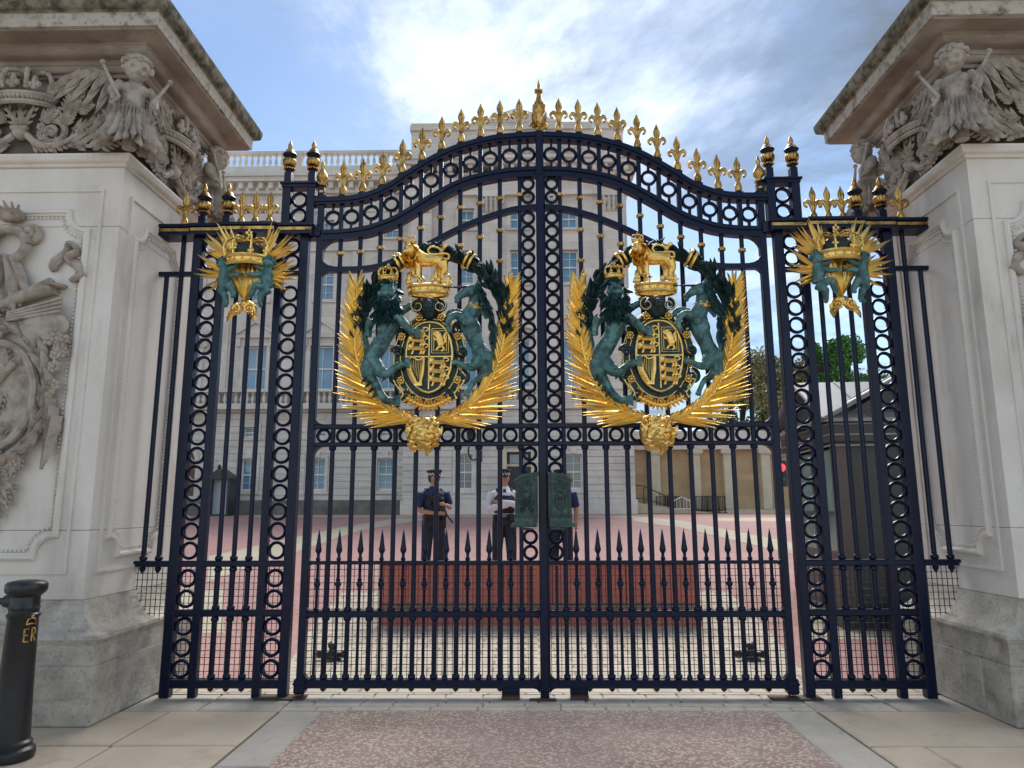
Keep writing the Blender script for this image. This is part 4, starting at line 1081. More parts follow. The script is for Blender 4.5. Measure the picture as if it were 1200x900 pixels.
def lion_supporter():
    m = MB(); ex = MB(); a = lambda x, y, d: ap(x, y, d)
    T = lambda pts, r, n=10: m.tube([a(*p) for p in crom(pts, 3)], list(np.interp(np.linspace(0, 1, 3*(len(pts)-1)+1), np.linspace(0, 1, len(r)), r)), n)
    T([(453, 368, -.15), (455, 383, -.15), (449, 400, -.14), (440, 415, -.14), (433, 428, -.13)], [.10, .10, .075, .080, .078], 12)
    m.ell(a(453, 348, -.20), (.066, .070, .078), 14, 10); m.ell(a(453 - 7, 352, -.245), .028, 8, 6); m.ell(a(453 + 7, 352, -.245), .028, 8, 6); m.ell(a(453, 353, -.265), (.042, .04, .034), 10, 7); m.ell(a(453, 359, -.25), (.030, .03, .022), 9, 6)
    m.ell(a(453, 347, -.275), (.020, .03, .026), 8, 6)
    for s in (-1, 1): m.ell(a(453 + s*5, 342.5, -.262), (.020, .014, .011), 8, 6); m.ell(a(453 + s*9.5, 338, -.19), (.02, .018, .024), 8, 6); m.ell(a(453 + s*3, 353, -.29), .018, 8, 6)
    T([(461, 377, -.20), (472, 384, -.23), (482, 394, -.24), (488, 397, -.25)], [.055, .042, .032, .034])
    T([(463, 372, -.15), (474, 366, -.14), (482, 362, -.15)], [.05, .036, .032])
    T([(434, 378, -.14), (430, 388, -.12), (430, 398, -.12)], [.05, .035, .03])
    T([(433, 428, -.14), (433, 442, -.15), (440, 452, -.13), (446, 463, -.14), (455, 472, -.16), (464, 473, -.18)], [.078, .070, .046, .040, .036, .034])
    T([(438, 427, -.17), (448, 440, -.20), (456, 442, -.19), (464, 436, -.19), (475, 431, -.20)], [.066, .055, .04, .032, .032])
    for cx_, cy_, d in ((489, 398, -.25), (483, 361, -.15), (466, 473, -.18), (477, 430, -.20)):
        for k in range(4): T([(cx_-1, cy_-4+2.6*k, d), (cx_+3, cy_-4.5+3*k, d-.012), (cx_+5, cy_-2.5+3*k, d-.005)], [.013, .013, .008], 6)
    T([(428, 432, -.10), (423, 420, -.08), (427, 408, -.07), (424, 396, -.08), (429, 386, -.09), (424, 376, -.10)], [.02, .02, .024, .03, .042, .02], 8)
    for x, y, d, r in ((446, 392, -.205, (.03, .02, .05)), (455, 392, -.21, (.028, .02, .05)), (441, 406, -.205, (.028, .02, .04)), (448, 406, -.205, (.025, .018, .04)), (431, 432, -.19, (.035, .03, .06)), (438, 434, -.205, (.03, .025, .05)), (466, 380, -.25, (.03, .025, .03)), (438, 447, -.175, (.022, .02, .045)), (476, 388, -.262, (.022, .02, .016)), (450, 438, -.235, (.03, .025, .03))): m.ell(a(x, y, d), r, 10, 7)
    rr = random.Random(8)
    for i in range(150):                             # mane tufts
        t = rr.random(); an = rr.uniform(0, 2*PI); rx = (11 + 5*t); cy_ = 346 + 34*t
        if t < .35: x, y = 453 + rx*1.05*math.cos(an), 350 + 15*math.sin(an)
        else: x, y = 453 + rr.uniform(-1, 1)*(18 - 7*t), cy_ + rr.uniform(-3, 4)
        b = a(x, y, -.20 + .03*abs((x-453)/14) - .03*(t > .35))
        ex.leaf(b - Vector((0, .012, 0)), Vector(((x-453)*.06, -.22, -1 + .6*(t < .2))), (0, -1, 0), rr.uniform(.060, .095), .040, .28, .5, 6)
        m.ell(b, .024, 6, 5)
    for x, y in ((431, 446), (435, 452), (439, 458), (443, 464), (449, 440), (455, 444)):
        ex.leaf(a(x, y, -.19), (-.6, -.2, -1), (0, -1, 0), .07, .034, .3, .45, 5)
    dn = [(a(453 + s*4.6, 346.0, -.275), .030, (0, .034, 0)) for s in (-1, 1)] + [(a(453, 357.5, -.285), .026, (0, .036, 0)), (a(449.5, 357, -.28), .018, (0, .022, 0)), (a(456.5, 357, -.28), .018, (0, .022, 0)), (a(449, 410, -.215), .03, (0, .012, 0))]
    return fused(m, 'lion', M['bronze'], .0042, 1, .2, ex, dn, M['mane'])
def unicorn_supporter():
    m = MB(); ex = MB(); a = lambda x, y, d: ap(x, y, d)
    T = lambda pts, r, n=10: m.tube([a(*p) for p in crom(pts, 3)], list(np.interp(np.linspace(0, 1, 3*(len(pts)-1)+1), np.linspace(0, 1, len(r)), r)), n)
    T([(558, 352, -.16), (556, 366, -.17), (549, 380, -.17), (554, 396, -.15), (560, 410, -.14), (566, 424, -.14)], [.060, .066, .088, .078, .066, .088], 12)
    m.ell(a(553, 392, -.17), (.085, .08, .10), 12, 8); m.ell(a(567, 425, -.14), (.088, .085, .095), 12, 8)
    T([(558, 346, -.17), (549, 348, -.20), (540, 354, -.22), (535, 359, -.225)], [.055, .052, .034, .028])
    m.ell(a(553, 351, -.20), (.045, .05, .045), 10, 7); m.ell(a(536, 361, -.225), (.024, .026, .02), 8, 6)
    for s in (-1, 1): T([(559, 341, -.17 + s*.03), (561, 334, -.17 + s*.035)], [.016, .004], 7)
    m.ell(a(549, 344.5, -.238), (.016, .012, .012), 8, 6)
    T([(545, 382, -.20), (535, 377, -.22), (527, 382, -.23), (526, 391, -.22), (529, 397, -.22)], [.05, .036, .028, .022, .026])
    T([(545, 376, -.14), (534, 370, -.14), (526, 371, -.13), (524, 377, -.13)], [.046, .032, .024, .024])
    T([(567, 427, -.14), (570, 438, -.13), (563, 446, -.12), (556, 450, -.12), (550, 460, -.13), (547, 467, -.14)], [.086, .058, .036, .026, .021, .028])
    T([(562, 427, -.17), (554, 435, -.19), (545, 434, -.19), (537, 430, -.20), (531, 431, -.20)], [.07, .046, .028, .023, .028])
    for x, y, d, r in ((547, 385, -.24, (.04, .03, .05)), (556, 386, -.235, (.03, .025, .05)), (551, 400, -.22, (.025, .02, .05)), (563, 420, -.21, (.04, .03, .05)), (571, 424, -.20, (.035, .03, .06)), (568, 436, -.18, (.025, .025, .05)), (550, 349, -.238, (.02, .015, .02)), (556, 372, -.225, (.022, .018, .05)), (552, 434, -.225, (.025, .02, .025))): m.ell(a(x, y, d), r, 10, 7)
    rr = random.Random(3)
    for i in range(46):
        t = rr.random(); x, y = 561 + 9*t + rr.uniform(-3, 4), 340 + 38*t + rr.uniform(-3, 3)
        ex.leaf(a(x, y, -.20 - rr.uniform(0, .04)), Vector((.7, -.1, -.9 + rr.uniform(-.3, .3))), (0, -1, 0), rr.uniform(.07, .11), .035, .2, .4, 4); m.ell(a(x-1, y, -.16), .022, 6, 5)
    T([(573, 424, -.11), (579, 414, -.10), (577, 400, -.10), (580, 388, -.11), (575, 378, -.11)], [.02, .03, .036, .03, .012], 8)
    for i in range(12): ex.leaf(a(577 + rr.uniform(-3, 3), 384 + 3*i, -.14), (rr.uniform(-.6, .6), -.2, 1), (0, -1, 0), .09, .035, .15, .35, 4)
    dn = [(a(547, 347.5, -.26), .018, (0, .014, 0)), (a(536, 362, -.255), .014, (0, .010, 0)), (a(560, 402, -.225), .035, (0, .016, 0))]
    return fused(m, 'unicorn', M['bronze'], .0042, 1, .2, ex, dn, M['mane'])
def horn(): 
    m = MB(); P = [ap(547, 345, -.235), ap(535, 345.5, -.25), ap(520, 346, -.265)]; m.tube(P, [.013, .009, .002], 8)
    return m.mesh('horn', M['darkbronze'])
def small_crown(cx_, cy_, w, d, dep=.6, arches=True, fl=1.0):
    """gold crown with the centre of its band at pixel (cx_,cy_), width w in pixels"""
    g = MB(); W = w*S_; c = ap(cx_, cy_, d)
    R = W/2
    for z, r, t in ((-.0*W, .94, .05), (.16*W, 1.0, .045)):
        g.tube([c + Vector((R*r*math.cos(a), -R*r*dep*math.sin(a), z)) for a in [2*PI*i/24 for i in range(25)]], W*t, 7)
    g.lathe([(R*.93, 0), (R*.98, .16*W)], 20, (0, 0, 0), False)
    k = len(g.v) - 40
    for i in range(k, len(g.v)): x, y, z = g.v[i]; g.v[i] = (c.x + x, c.y + y*dep, c.z + z)
    for i in range(16):
        a = 2*PI*i/16; g.ell(c + Vector((R*.99*math.cos(a), -R*.99*dep*math.sin(a), .08*W)), (W*.035, W*.035, W*.05), 6, 5)
    for i in range(8):
        a = 2*PI*(i+.5)/8; b = c + Vector((R*1.03*math.cos(a), -R*1.03*dep*math.sin(a), .2*W))
        if i % 2:
            for q in (-1, 0, 1): g.ell(b + Vector((q*W*.05*fl*abs(math.sin(a)), 0, W*fl*(.12 if q == 0 else .05))), (W*.036*fl, W*.036*fl, W*fl*(.09 if q == 0 else .045)), 7, 5)
        else:
            g.box(b.x-W*.022, b.x+W*.022, b.y-W*.02, b.y+W*.02, b.z, b.z+W*.2); g.box(b.x-W*.07, b.x+W*.07, b.y-W*.02, b.y+W*.02, b.z+W*.09, b.z+W*.13)
    if arches:
        for i in range(4):
            a = PI*(i+.5)/4*1.0 + PI*0; 
            for s in (-1, 1):
                P = crom([c + Vector((s*R*r*math.cos(a), -s*R*r*dep*math.sin(a), W*z)) for r, z in ((1.02, .18), (1.10, .42), (.85, .62), (.35, .64), (.04, .56))], 4)
                g.tube(P, W*.028, 6)
                for p in P[2:-2:3]: g.ell(Vector(p), W*.04, 6, 5)
        g.ell(c + Vector((0, 0, W*.66)), W*.075, 9, 7); g.box(c.x-W*.02, c.x+W*.02, c.y-W*.02, c.y+W*.02, c.z+W*.7, c.z+W*.9); g.box(c.x-W*.075, c.x+W*.075, c.y-W*.02, c.y+W*.02, c.z+W*.78, c.z+W*.84)
    return g
def crest_lion():
    m = MB(); ex = MB(); a = lambda x, y, d: ap(x, y, d)
    T = lambda pts, r, n=10: m.tube([a(*p) for p in crom(pts, 3)], list(np.interp(np.linspace(0, 1, 3*(len(pts)-1)+1), np.linspace(0, 1, len(r)), r)), n)
    T([(486, 309, -.24), (497, 312, -.22), (508, 312, -.21), (518, 314, -.21)], [.080, .064, .056, .066], 12)
    m.ell(a(480, 303, -.27), (.055, .06, .062), 12, 8); m.ell(a(476.5, 306, -.315), (.034, .034, .028), 10, 7); m.ell(a(478, 301, -.31), (.018, .024, .02), 8, 6)
    T([(488, 318, -.25), (490, 325, -.25), (490, 332, -.25)], [.042, .026, .022]); T([(489, 332, -.25), (486, 333.5, -.27)], [.024, .020])
    T([(484, 318, -.20), (484, 327, -.20), (485, 331, -.20)], [.038, .026, .022])
    T([(518, 316, -.23), (521, 325, -.23), (518, 331, -.23), (520, 337, -.23)], [.056, .034, .022, .022]); T([(520, 337, -.23), (516, 338, -.25)], [.022, .018])
    T([(515, 317, -.18), (516, 326, -.18), (514, 332, -.18), (515, 336, -.18)], [.05, .03, .02, .02])
    rr = random.Random(2)
    for i in range(80):
        an = rr.uniform(0, 2*PI); r = rr.uniform(.5, 1.0); x, y = 482 + 10*r*math.cos(an), 307 + 14*r*math.sin(an)
        b = a(x, y, -.26 - .02*(1-r)); ex.leaf(b - Vector((0, .01, 0)), Vector(((x-480)*.03, -.3, -.9)), (0, -1, 0), rr.uniform(.04, .06), .030, .28, .5, 5); m.ell(b, .017, 6, 5)
    T([(520, 310, -.20), (525, 309, -.19), (524, 303, -.18), (513, 303, -.18), (503, 303, -.18), (500, 298, -.18), (505, 294, -.18), (513, 296, -.18), (516, 300, -.19), (519, 296, -.19)], [.014, .013, .012, .012, .012, .012, .012, .012, .016, .02], 8)
    for k in range(5): m.leaf(a(518, 298, -.19), (rr.uniform(-.2, .9), -.2, rr.uniform(.2, 1)), (0, -1, 0), .06, .03, .2, .4, 4)
    return fused(m, 'crest_lion', M['gold'], .0048, 1, .3, ex, [(a(479 + s*3.2, 302.5, -.335), .014, (0, .012, 0)) for s in (-1, 1)])
def cartouche():
    """shield, garter oval with rosettes, helmet scrolls; returns list of (name, mesh)"""
    out = []
    c0 = (503.5, 424)
    P = lambda x, y, d=0: ap(x, y, d)
    # backing plate with scrolled edge
    m = MB(); ol = []
    for i in range(48):
        a = 2*PI*i/48; w = 1 + .05*math.sin(6*a) + .03*math.cos(10*a); p = ap(c0[0] + 41*w*math.cos(a), c0[1] - 53*w*math.sin(a)); ol.append((p.x, p.z))
    m.prism(ol, -.13, -.07)
    for s in (-1, 1):
        for (x, y, r, an, d) in ((s*34, -34, 9, 0, s), (s*38, 22, 9, PI/2, -s), (s*26, 42, 8, 0, s), (s*38, -8, 7, PI, s)):
            m.spiral((0, 0, 0), r*S_, 1.3, an, d, .02, lambda u, v, w, x=x, y=y: ap(c0[0]+x, c0[1]+y, -.13 - w) + Vector((u, 0, v)), 7, 16)
    out.append(('cartouche', m.mesh('cartouche', M['darkbronze'], 35), None))
    # shield field and rim
    so = []
    for i in range(40):
        a = 2*PI*i/40; x, y = math.cos(a), math.sin(a); y2 = y*1.0 if y > 0 else y*(1 + .12*(1-abs(x))**1.5); x2 = math.copysign(abs(x)**.8, x); p = ap(503.5 + 27*x2, 421 - 38*y2); so.append((p.x, p.z))
    m = MB().prism(so, -.175, -.12); out.append(('shield', m.mesh('shield', M['darkbronze'], 30), None))
    m = MB().tube([Vector((x, -.175, z)) for x, z in so + so[:2]], .011, 7); p1, p2, p3, p4 = ap(503.5, 386), ap(503.5, 460), ap(477, 423), ap(530, 423)
    m.box(p1.x-.005, p1.x+.005, -.185, -.17, p2.z, p1.z); m.box(p3.x, p4.x, -.185, -.17, p3.z-.005, p3.z+.005)
    out.append(('shield_rim', m.mesh('shield_rim', M['gold'], 40), 'shield'))
    # quarterings
    def passant(m, cx_, cy_, w):
        c = ap(cx_, cy_, -.185); k = w*S_
        E = lambda dx, dz, r, dy=0: m.ell(c + Vector((dx*k, dy, dz*k)), (r[0]*k, .016, r[1]*k), 9, 6)
        m.tube([c + Vector((-.32*k, 0, .03*k)), c + Vector((0, -.004, .0)), c + Vector((.34*k, 0, .02*k))], [.19*k, .15*k, .18*k], 8)
        E(-.42, .14, (.19, .20)); m.tube([c + Vector((-.36*k, 0, 0)), c + Vector((-.55*k, 0, -.06*k)), c + Vector((-.6*k, 0, .03*k))], .045*k, 6)
        for x in (-.28, .2, .36): m.tube([c + Vector((x*k, 0, -.04*k)), c + Vector(((x-.04)*k, 0, -.28*k)), c + Vector(((x-.12)*k, 0, -.30*k))], .08*k, 6)
        m.tube(crom([c + Vector((.4*k, 0, .05*k)), c + Vector((.58*k, 0, .15*k)), c + Vector((.45*k, 0, .27*k)), c + Vector((.25*k, 0, .24*k))], 4), .055*k, 6)
        for i in range(6): m.ell(c + Vector((-.40*k + .13*k*math.cos(i), -.008, .12*k + .12*k*math.sin(i))), .045*k, 6, 5)
    m = MB()
    for y in (395, 404.5, 414): passant(m, 490.8, y, 20)
    out.append(('passant_lions', m.mesh('passant_lions', M['gold'], 40), 'shield')); m = MB()
    for y in (429, 439, 449): passant(m, 515, y + 1, 20)
    out.append(('passant_lions', m.mesh('passant_lions', M['gold'], 40), 'shield'))
    m = MB()                                         # rampant lion inside its double border
    for k in (0, 1):
        q = [ap(x, y) for x, y in ((506.5+k*2.3, 391+k*2.5), (526-k*2.3, 391+k*2.5), (526-k*2.3, 419-k*2.5), (506.5+k*2.3, 419-k*2.5))]
        m.tube([Vector((p.x, -.18, p.z)) for p in q + q[:1]], .0045, 6)
    c = lambda x, y: ap(x, y, -.187)
    m.tube([c(514, 398), c(516, 404), c(518, 411)], [.034, .034, .032], 8); m.ell(c(513, 396), (.026, .02, .026), 8, 6)
    for q in (((514, 401), (509.5, 398), (509, 396)), ((515, 403), (510, 404), (509, 402)), ((518, 411), (514, 413), (512, 416)), ((519, 411), (521, 415), (518, 417)), ((519, 409), (523, 406), (521, 400), (523, 396))): m.tube([c(*p) for p in q], .013, 6)
    out.append(('rampant_lion', m.mesh('rampant_lion', M['gold'], 40), 'shield'))
    m = MB()                                         # harp
    m.tube([c(480, 427), c(482, 440), c(489, 453)], [.018, .026, .02], 7); m.tube([c(497.5, 425), c(496.5, 440), c(494, 453)], [.015, .02, .018], 7)
    m.tube(crom([c(480, 427), c(484, 423.5), c(491, 427), c(498, 424)], 4), .009, 6); m.ell(c(481, 425), .018, 8, 6); m.box(*sorted((c(487, 455).x, c(496, 455).x)), -.195, -.17, c(490, 456).z, c(490, 452).z)
    for i in range(6): m.tube([c(483.5 + 2.2*i, 426.5), c(484.5 + 1.6*i, 436 + 3*i)], .0022, 5)
    out.append(('harp', m.mesh('harp', M['gold'], 40), 'shield'))
    # garter trims and rosettes
    m = MB()
    for r1, r2 in ((34.5, 46), (42, 54)):
        m.tube([ap(c0[0] + r1*math.cos(a), c0[1] - r2*math.sin(a), -.135) for a in [2*PI*i/40 for i in range(41)]], .0055, 6)
    for i in range(18):
        a = 2*PI*(i+.5)/18; u, v = c0[0] + 38*math.cos(a), c0[1] - 50*math.sin(a)
        if i % 3 == 1 or (v < 385) or v > 466: 
            m.ell(ap(u, v, -.16), .017, 8, 6)
            for k in range(8): m.ell(ap(u + 3.6*math.cos(k*PI/4), v + 3.6*math.sin(k*PI/4), -.152), .013, 6, 5)
        else:
            for k in range(4): m.spiral((0, 0, 0), .02, 1.1, k*1.6, 1 if k % 2 else -1, .006, lambda x, y, w, u=u, v=v, k=k: ap(u + 2.6*math.cos(k*1.57), v + 2.9*math.sin(k*1.57), -.138 - w) + Vector((x, 0, y)), 5, 10)
    for i in range(13):
        t = (i - 6)/6; u, v = c0[0] + 24*t, 477 - 5*abs(t)**1.6*1.8 + 2; m.ell(ap(u, v, -.17), (.022, .02, .020), 8, 6)
        m.leaf(ap(u, v, -.17), (t, -.3, -.8), (0, -1, 0), .06, .03, .2, .3, 4); m.leaf(ap(u, v, -.17), (-t*.4, -.3, .8), (0, -1, 0), .05, .03, .2, .3, 4)
    for s in (-1, 1):
        m.tube(crom([ap(c0[0]+s*38, 438, -.14), ap(c0[0]+s*42, 447, -.145), ap(c0[0]+s*37, 456, -.15), ap(c0[0]+s*30, 464, -.15), ap(c0[0]+s*33, 470, -.15)], 4), .008, 6)
        for k in range(7): m.ell(ap(c0[0]+s*(41.5-k*1.9), 446 + 4*k, -.12), .012, 6, 5)
    out.append(('garter_collar', m.mesh('garter_collar', M['gold'], 40), 'cartouche'))
    # helmet: bronze face between scrolls
    m = MB(); m.ell(ap(502.5, 366, -.15), (.10, .09, .105), 14, 9); m.ell(ap(502.5, 366, -.235), (.045, .04, .055), 12, 8); m.ell(ap(502.5, 368, -.272), (.010, .016, .02), 8, 6)
    for s in (-1, 1):
        m.ell(ap(502.5 + s*2.6, 364.5, -.268), (.010, .008, .006), 7, 5)
        m.spiral((0, 0, 0), .06, 1.3, PI/2, -s, .018, lambda u, v, w, s=s: ap(502.5 + s*13, 366, -.20 - w) + Vector((u, 0, v)), 7, 18)
    m.tube([ap(497, 371, -.26), ap(502.5, 372.5, -.27), ap(508, 371, -.26)], .008, 6)
    out.append(('helmet', m.mesh('helmet', M['darkbronze'], 40), None))
    m = MB()
    for s in (-1, 1): m.spiral((0, 0, 0), .066, 1.35, PI/2, -s, .005, lambda u, v, w, s=s: ap(502.5 + s*13, 366, -.225 - w) + Vector((u, 0, v)), 6, 22)
    out.append(('helmet_trim', m.mesh('helmet_trim', M['gold'], 40), 'helmet'))
    return out
def rose_boss():
    m = MB(); c = ap(497.5, 509, -.13); rr = random.Random(6)
    m.ell(c, (.15, .11, .15), 16, 12)
    for i in range(30):
        a = rr.uniform(0, 2*PI); e = rr.uniform(0, 1.25); n = Vector((math.cos(a)*math.sin(e), -math.cos(e), math.sin(a)*math.sin(e)))
        p = c + Vector((n.x*.155, n.y*.125, n.z*.155)); t = n.cross(Vector((rr.uniform(-1, 1), rr.uniform(-1, 1), rr.uniform(-1, 1)))).normalized(); b = n.cross(t)
        m.tube(crom([p - t*.05, p - t*.015 + b*.02 + n*.012, p + t*.02 - b*.012 + n*.016, p + t*.055 + b*.01], 3), .015, 7); m.ell(p + b*.02, rr.uniform(.02, .034), 8, 6)
        if i % 2: m.leaf(p, t, n, .085, .05, .3, .35, 5)
    me = fused(m, 'rose_boss', M['gold'], .0046, 1, .25)
    return me
for nm, me, par in [('palm_branch', x, None) for x in palm()] + [('laurel_wreath', wreath(), None), ('ribbon', wreath_ribbons(), 'laurel_wreath'), ('lion', lion_supporter(), None), ('unicorn', unicorn_supporter(), None),
        ('horn', horn(), 'unicorn'), ('crown', small_crown(453.5, 334, 22, -.20).mesh('crown', M['gold']), 'lion'), ('collar_crown', small_crown(556, 369, 18, -.17, 1.0, False).mesh('collar_crown', M['gold']), 'unicorn')] \
        + cartouche() + [('great_crown', small_crown(502, 351, 47, -.19, .55, False, 1.7).mesh('great_crown', M['gold']), None), ('crest_lion', crest_lion(), None), ('rose_boss', rose_boss(), None)]:
    ARMS.append((nm, me, par))
for s, g, x in ((-1, gateL, -0.99), (1, gateR, 1.035)):
    made = {}
    for nm, me, par in ARMS:
        p = made[par] if par else g
        o = put(nm, me, None, p, (x, -.02, AZ0)); made[nm] = o
        if nm == 'crest_lion':
            put('crown', small_crown(480.5, 294.5, 13, -.265).mesh('crown', M['gold']), None, o, (x, -.02, AZ0))

# ------------------------------------------------------------------ fixed iron screens between leaf and pier
def cherub_small(name, mirror):
    """seated bronze cherub holding the crown; local metres, facing -y"""
    m = MB(); q = -1 if mirror else 1
    P = lambda x, y, z: Vector((q*x, y, z))
    T = lambda pts, r, n=9: m.tube([P(*p) for p in pts], r, n)
    T([(0, -.03, -.02), (.01, -.04, .07), (0, -.03, .15)], [.058, .056, .048], 10); m.ell(P(.0, -.05, .20), .056, 12, 9); m.ell(P(.015, -.095, .19), .016, 8, 6)
    m.ell(P(.02, -.095, .21), (.02, .012, .008), 7, 5)
    T([(.03, -.03, .145), (.09, -.06, .17), (.14, -.05, .235)], [.030, .026, .02]); T([(.035, -.05, .11), (.09, -.10, .075), (.16, -.09, .09)], [.028, .024, .02])
    T([(.02, -.05, -.03), (.085, -.11, -.02), (.125, -.08, -.10)], [.046, .038, .026]); T([(-.01, -.04, -.04), (.04, -.08, -.10), (.05, -.05, -.18)], [.044, .034, .024])
    T([(.125, -.08, -.10), (.115, -.11, -.125)], [.024, .018]); T([(.05, -.05, -.18), (.03, -.09, -.205)], [.022, .018])
    for x, z in ((.145, .24), (.165, .09)): 
        for k in range(4): T([(x, -.05-.012*k, z), (x+.028, -.055-.012*k, z+.012)], [.008, .007], 5)
    rr = random.Random(1); ex = MB()
    for i in range(44):
        a = rr.uniform(0, 2*PI); e = rr.uniform(.0, 1.4); v = (math.cos(a)*math.cos(e), math.sin(a)*math.cos(e), math.sin(e))
        if v[1] < -.5 and v[2] < .5: continue
        ex.ell(P(v[0]*.058, -.048 + v[1]*.058, .205 + v[2]*.057), rr.uniform(.011, .017), 6, 5)
    return fused(m, name, M['cherub'], .0046, 1, .3, ex, [(P(.02 + s*.018, -.108, .202), .013, (0, .010, 0)) for s in (-1, 1)] + [(P(.015, -.11, .172), .011, (0, .008, 0)), (P(.005, -.10, .03), .01, (0, .008, 0))])
me_ch = [cherub_small('cherub', False), cherub_small('cherub', True)]
def crest_palms(c):
    g = MB(); rr = random.Random(12)
    fans = [(-.10, .02, PI*.72, 13, .36), (.10, .02, PI*.28, 13, .36), (0, -.33, PI/2, 11, .40), (-.12, -.10, PI*.98, 7, .33), (.12, -.10, PI*.02, 7, .33)]
    for x, z, a0, n, L in fans:
        for i in range(n):
            a = a0 + (i - (n-1)/2)*(.98/n)*1.15 + rr.uniform(-.04, .04)
            g.leaf(c + Vector((x + rr.uniform(-.02, .02), -.03 - rr.uniform(0, .04), z)), (math.cos(a), rr.uniform(-.15, .05), math.sin(a)), (0, -1, 0), L*rr.uniform(.85, 1.15), .050, rr.uniform(-.05, .08), .20, 6)
    return g
def crest_knot(c):
    g = MB(); b = c + Vector((0, -.06, -.36))
    for s in (-1, 1):
        g.tube(crom([b + Vector((s*.02, 0, .02)), b + Vector((s*.09, -.02, -.03)), b + Vector((s*.10, -.02, -.09)), b + Vector((s*.04, -.02, -.08)), b + Vector((0, -.01, 0))], 4), .018, 7)
        for k in range(5): g.leaf(b + Vector((s*(.03 + .02*k), -.03, -.05 - .01*k)), (s*(.9 - .2*k), -.3, -.6 - .25*k), (0, -1, 0), .11, .05, .3, .3, 5)
        g.spiral((0, 0, 0), .045, 1.3, PI/2, s, .012, lambda u, v, w, s=s: b + Vector((s*.06 + u, -.05 - w, -.06 + v)), 6, 14)
    g.ell(b, (.04, .035, .035), 9, 7); return g
def build_screen(s, label):
    g = root('iron_side_screen', label, 'iron screen', (s*2.70, 0, 0), 0, 'fixed iron screens beside the gate')
    I = M['iron']; A = lambda a, b: sorted((s*a, s*b))
    for x0, x1 in ((3.157, 3.244), (2.163, 2.243)):
        put('post', MB().box(*A(x0, x1), -.045, .045, 0, 4.075, .008), I, g, smooth=30)
    for x0, x1 in ((2.938, 3.006), (2.397, 2.465)): put('mullion', MB().box(*A(x0, x1), -.036, .036, 0, 4.075, .006), I, g, smooth=30)
    for x in (2.823, 2.692, 2.561):
        put('bar', bar_mesh(.10, 4.075, .0215, 10, (.165, .63, .725, 1.045, 1.14)), I, g, (s*x, 0, 0))
        put('drop_finial', MB().lathe([(.020, .078), (.026, .064), (.022, .054), (.010, .046), (.001, .036)], 10), I, g, (s*x, 0, 0))
    put('rail', MB().box(*A(2.20, 3.20), -.038, .038, .074, .142, .008), I, g, smooth=30)
    put('rail', MB().box(*A(2.20, 3.20), -.034, .034, .656, .710, .008), I, g, smooth=30)
    put('rail', MB().box(*A(2.20, 3.60), -.038, .038, 1.068, 1.119, .008), I, g, smooth=30)
    put('rail', MB().box(*A(2.20, 3.60), -.030, .030, 3.700, 3.740, .006), I, g, smooth=30)
    for x, zt in ((3.485, 3.72), (3.350, 4.075)):
        put('bar', bar_mesh(1.05, zt, .0215, 10, (1.14,)), I, g, (s*x, 0, 0))
        put('drop_finial', MB().lathe([(.020, 1.07), (.028, 1.052), (.022, 1.035), (.001, 1.005)], 10), I, g, (s*x, 0, 0))
    zz = [.228, .400, .572, .800, .972] + [1.205 + .1655*k for k in range(15)] + [3.83, 3.985]
    for x in (3.081, 2.320):
        for z in zz: put('ring', me_ring_big, None, g, (s*x, 0, z))
    put('wire_mesh', wire_mesh(*A(2.24, 3.16), .145, 1.07), M['wire'], g, smooth=None)
    put('wire_mesh', wire_mesh(*A(3.24, 3.58), .62, 1.07), M['wire'], g, smooth=None)
    # entablature in stepped lengths with a gilded fascia
    e = None
    for x0, x1, d in ((3.26, 3.58, .085), (2.97, 3.26, .10), (2.45, 2.97, .125), (2.112, 2.45, .10)):
        m = MB().box(*A(x0, x1), -d, d, 4.075, 4.172).box(*A(x0-.004, x1+.004), -d-.022, d+.022, 4.150, 4.176).box(*A(x0-.003, x1+.003), -d-.012, d+.012, 4.072, 4.092)
        e = put('entablature', m, I, g, smooth=None)
        put('gilded_fascia', MB().box(*A(x0+.01, x1-.01), -d-.008, -d+.004, 4.108, 4.136), M['dull_shaded_gold'], e, smooth=None)
    # raised block beside the leaf
    m = MB().box(*A(2.122, 2.198), -.05, .05, 4.174, 4.56, .006).box(*A(2.352, 2.430), -.05, .05, 4.174, 4.56, .006)
    m.box(*A(2.115, 2.437), -.058, .058, 4.552, 4.588, .006).box(*A(2.100, 2.452), -.072, .072, 4.582, 4.608, .006)
    b = put('raised_block', m, I, g, smooth=30)
    for z in (4.285, 4.445): put('ring', me_ring_big, None, b, (s*2.275, 0, z))
    for x, z in ((2.165, 4.606), (2.392, 4.606), (2.955, 4.174), (3.185, 4.174)): big_finial(g, s*x, z)
    for x in (2.555, 2.690, 2.822, 3.360): put('fleur_de_lis', me_fleur, None, g, (s*x, -.0, 4.174))
    # crest: crown, palms, two cherubs
    c = Vector((s*2.66, -.13, 3.735))
    r = put('palm_fan', MB_local(crest_palms(Vector((0, 0, 0)))), M['palmgold'], g, c, smooth=30)
    put('bow_knot', crest_knot(Vector((0, 0, 0))), M['gold'], g, c)
    put('crown', crown_local(.39), M['gold'], g, c + Vector((0, -.06, -.005)))
    put('crown_lining', MB().lathe([(.13, .05), (.15, .13), (.09, .19), (.01, .20)], 14), M['darkbronze'], g, c + Vector((0, -.05, 0)))
    put('cherub', me_ch[0], None, g, c + Vector((-.20, -.04, -.195))); put('cherub', me_ch[1], None, g, c + Vector((.20, -.04, -.195)))
    return g
def MB_local(m): return m
def crown_local(W):
    px = W/S_; g = small_crown(503, 400, px, 0.0, .75); o = ap(503, 400, 0)
    g.v = [(x - o.x, y - o.y, z - o.z) for x, y, z in g.v]; return g
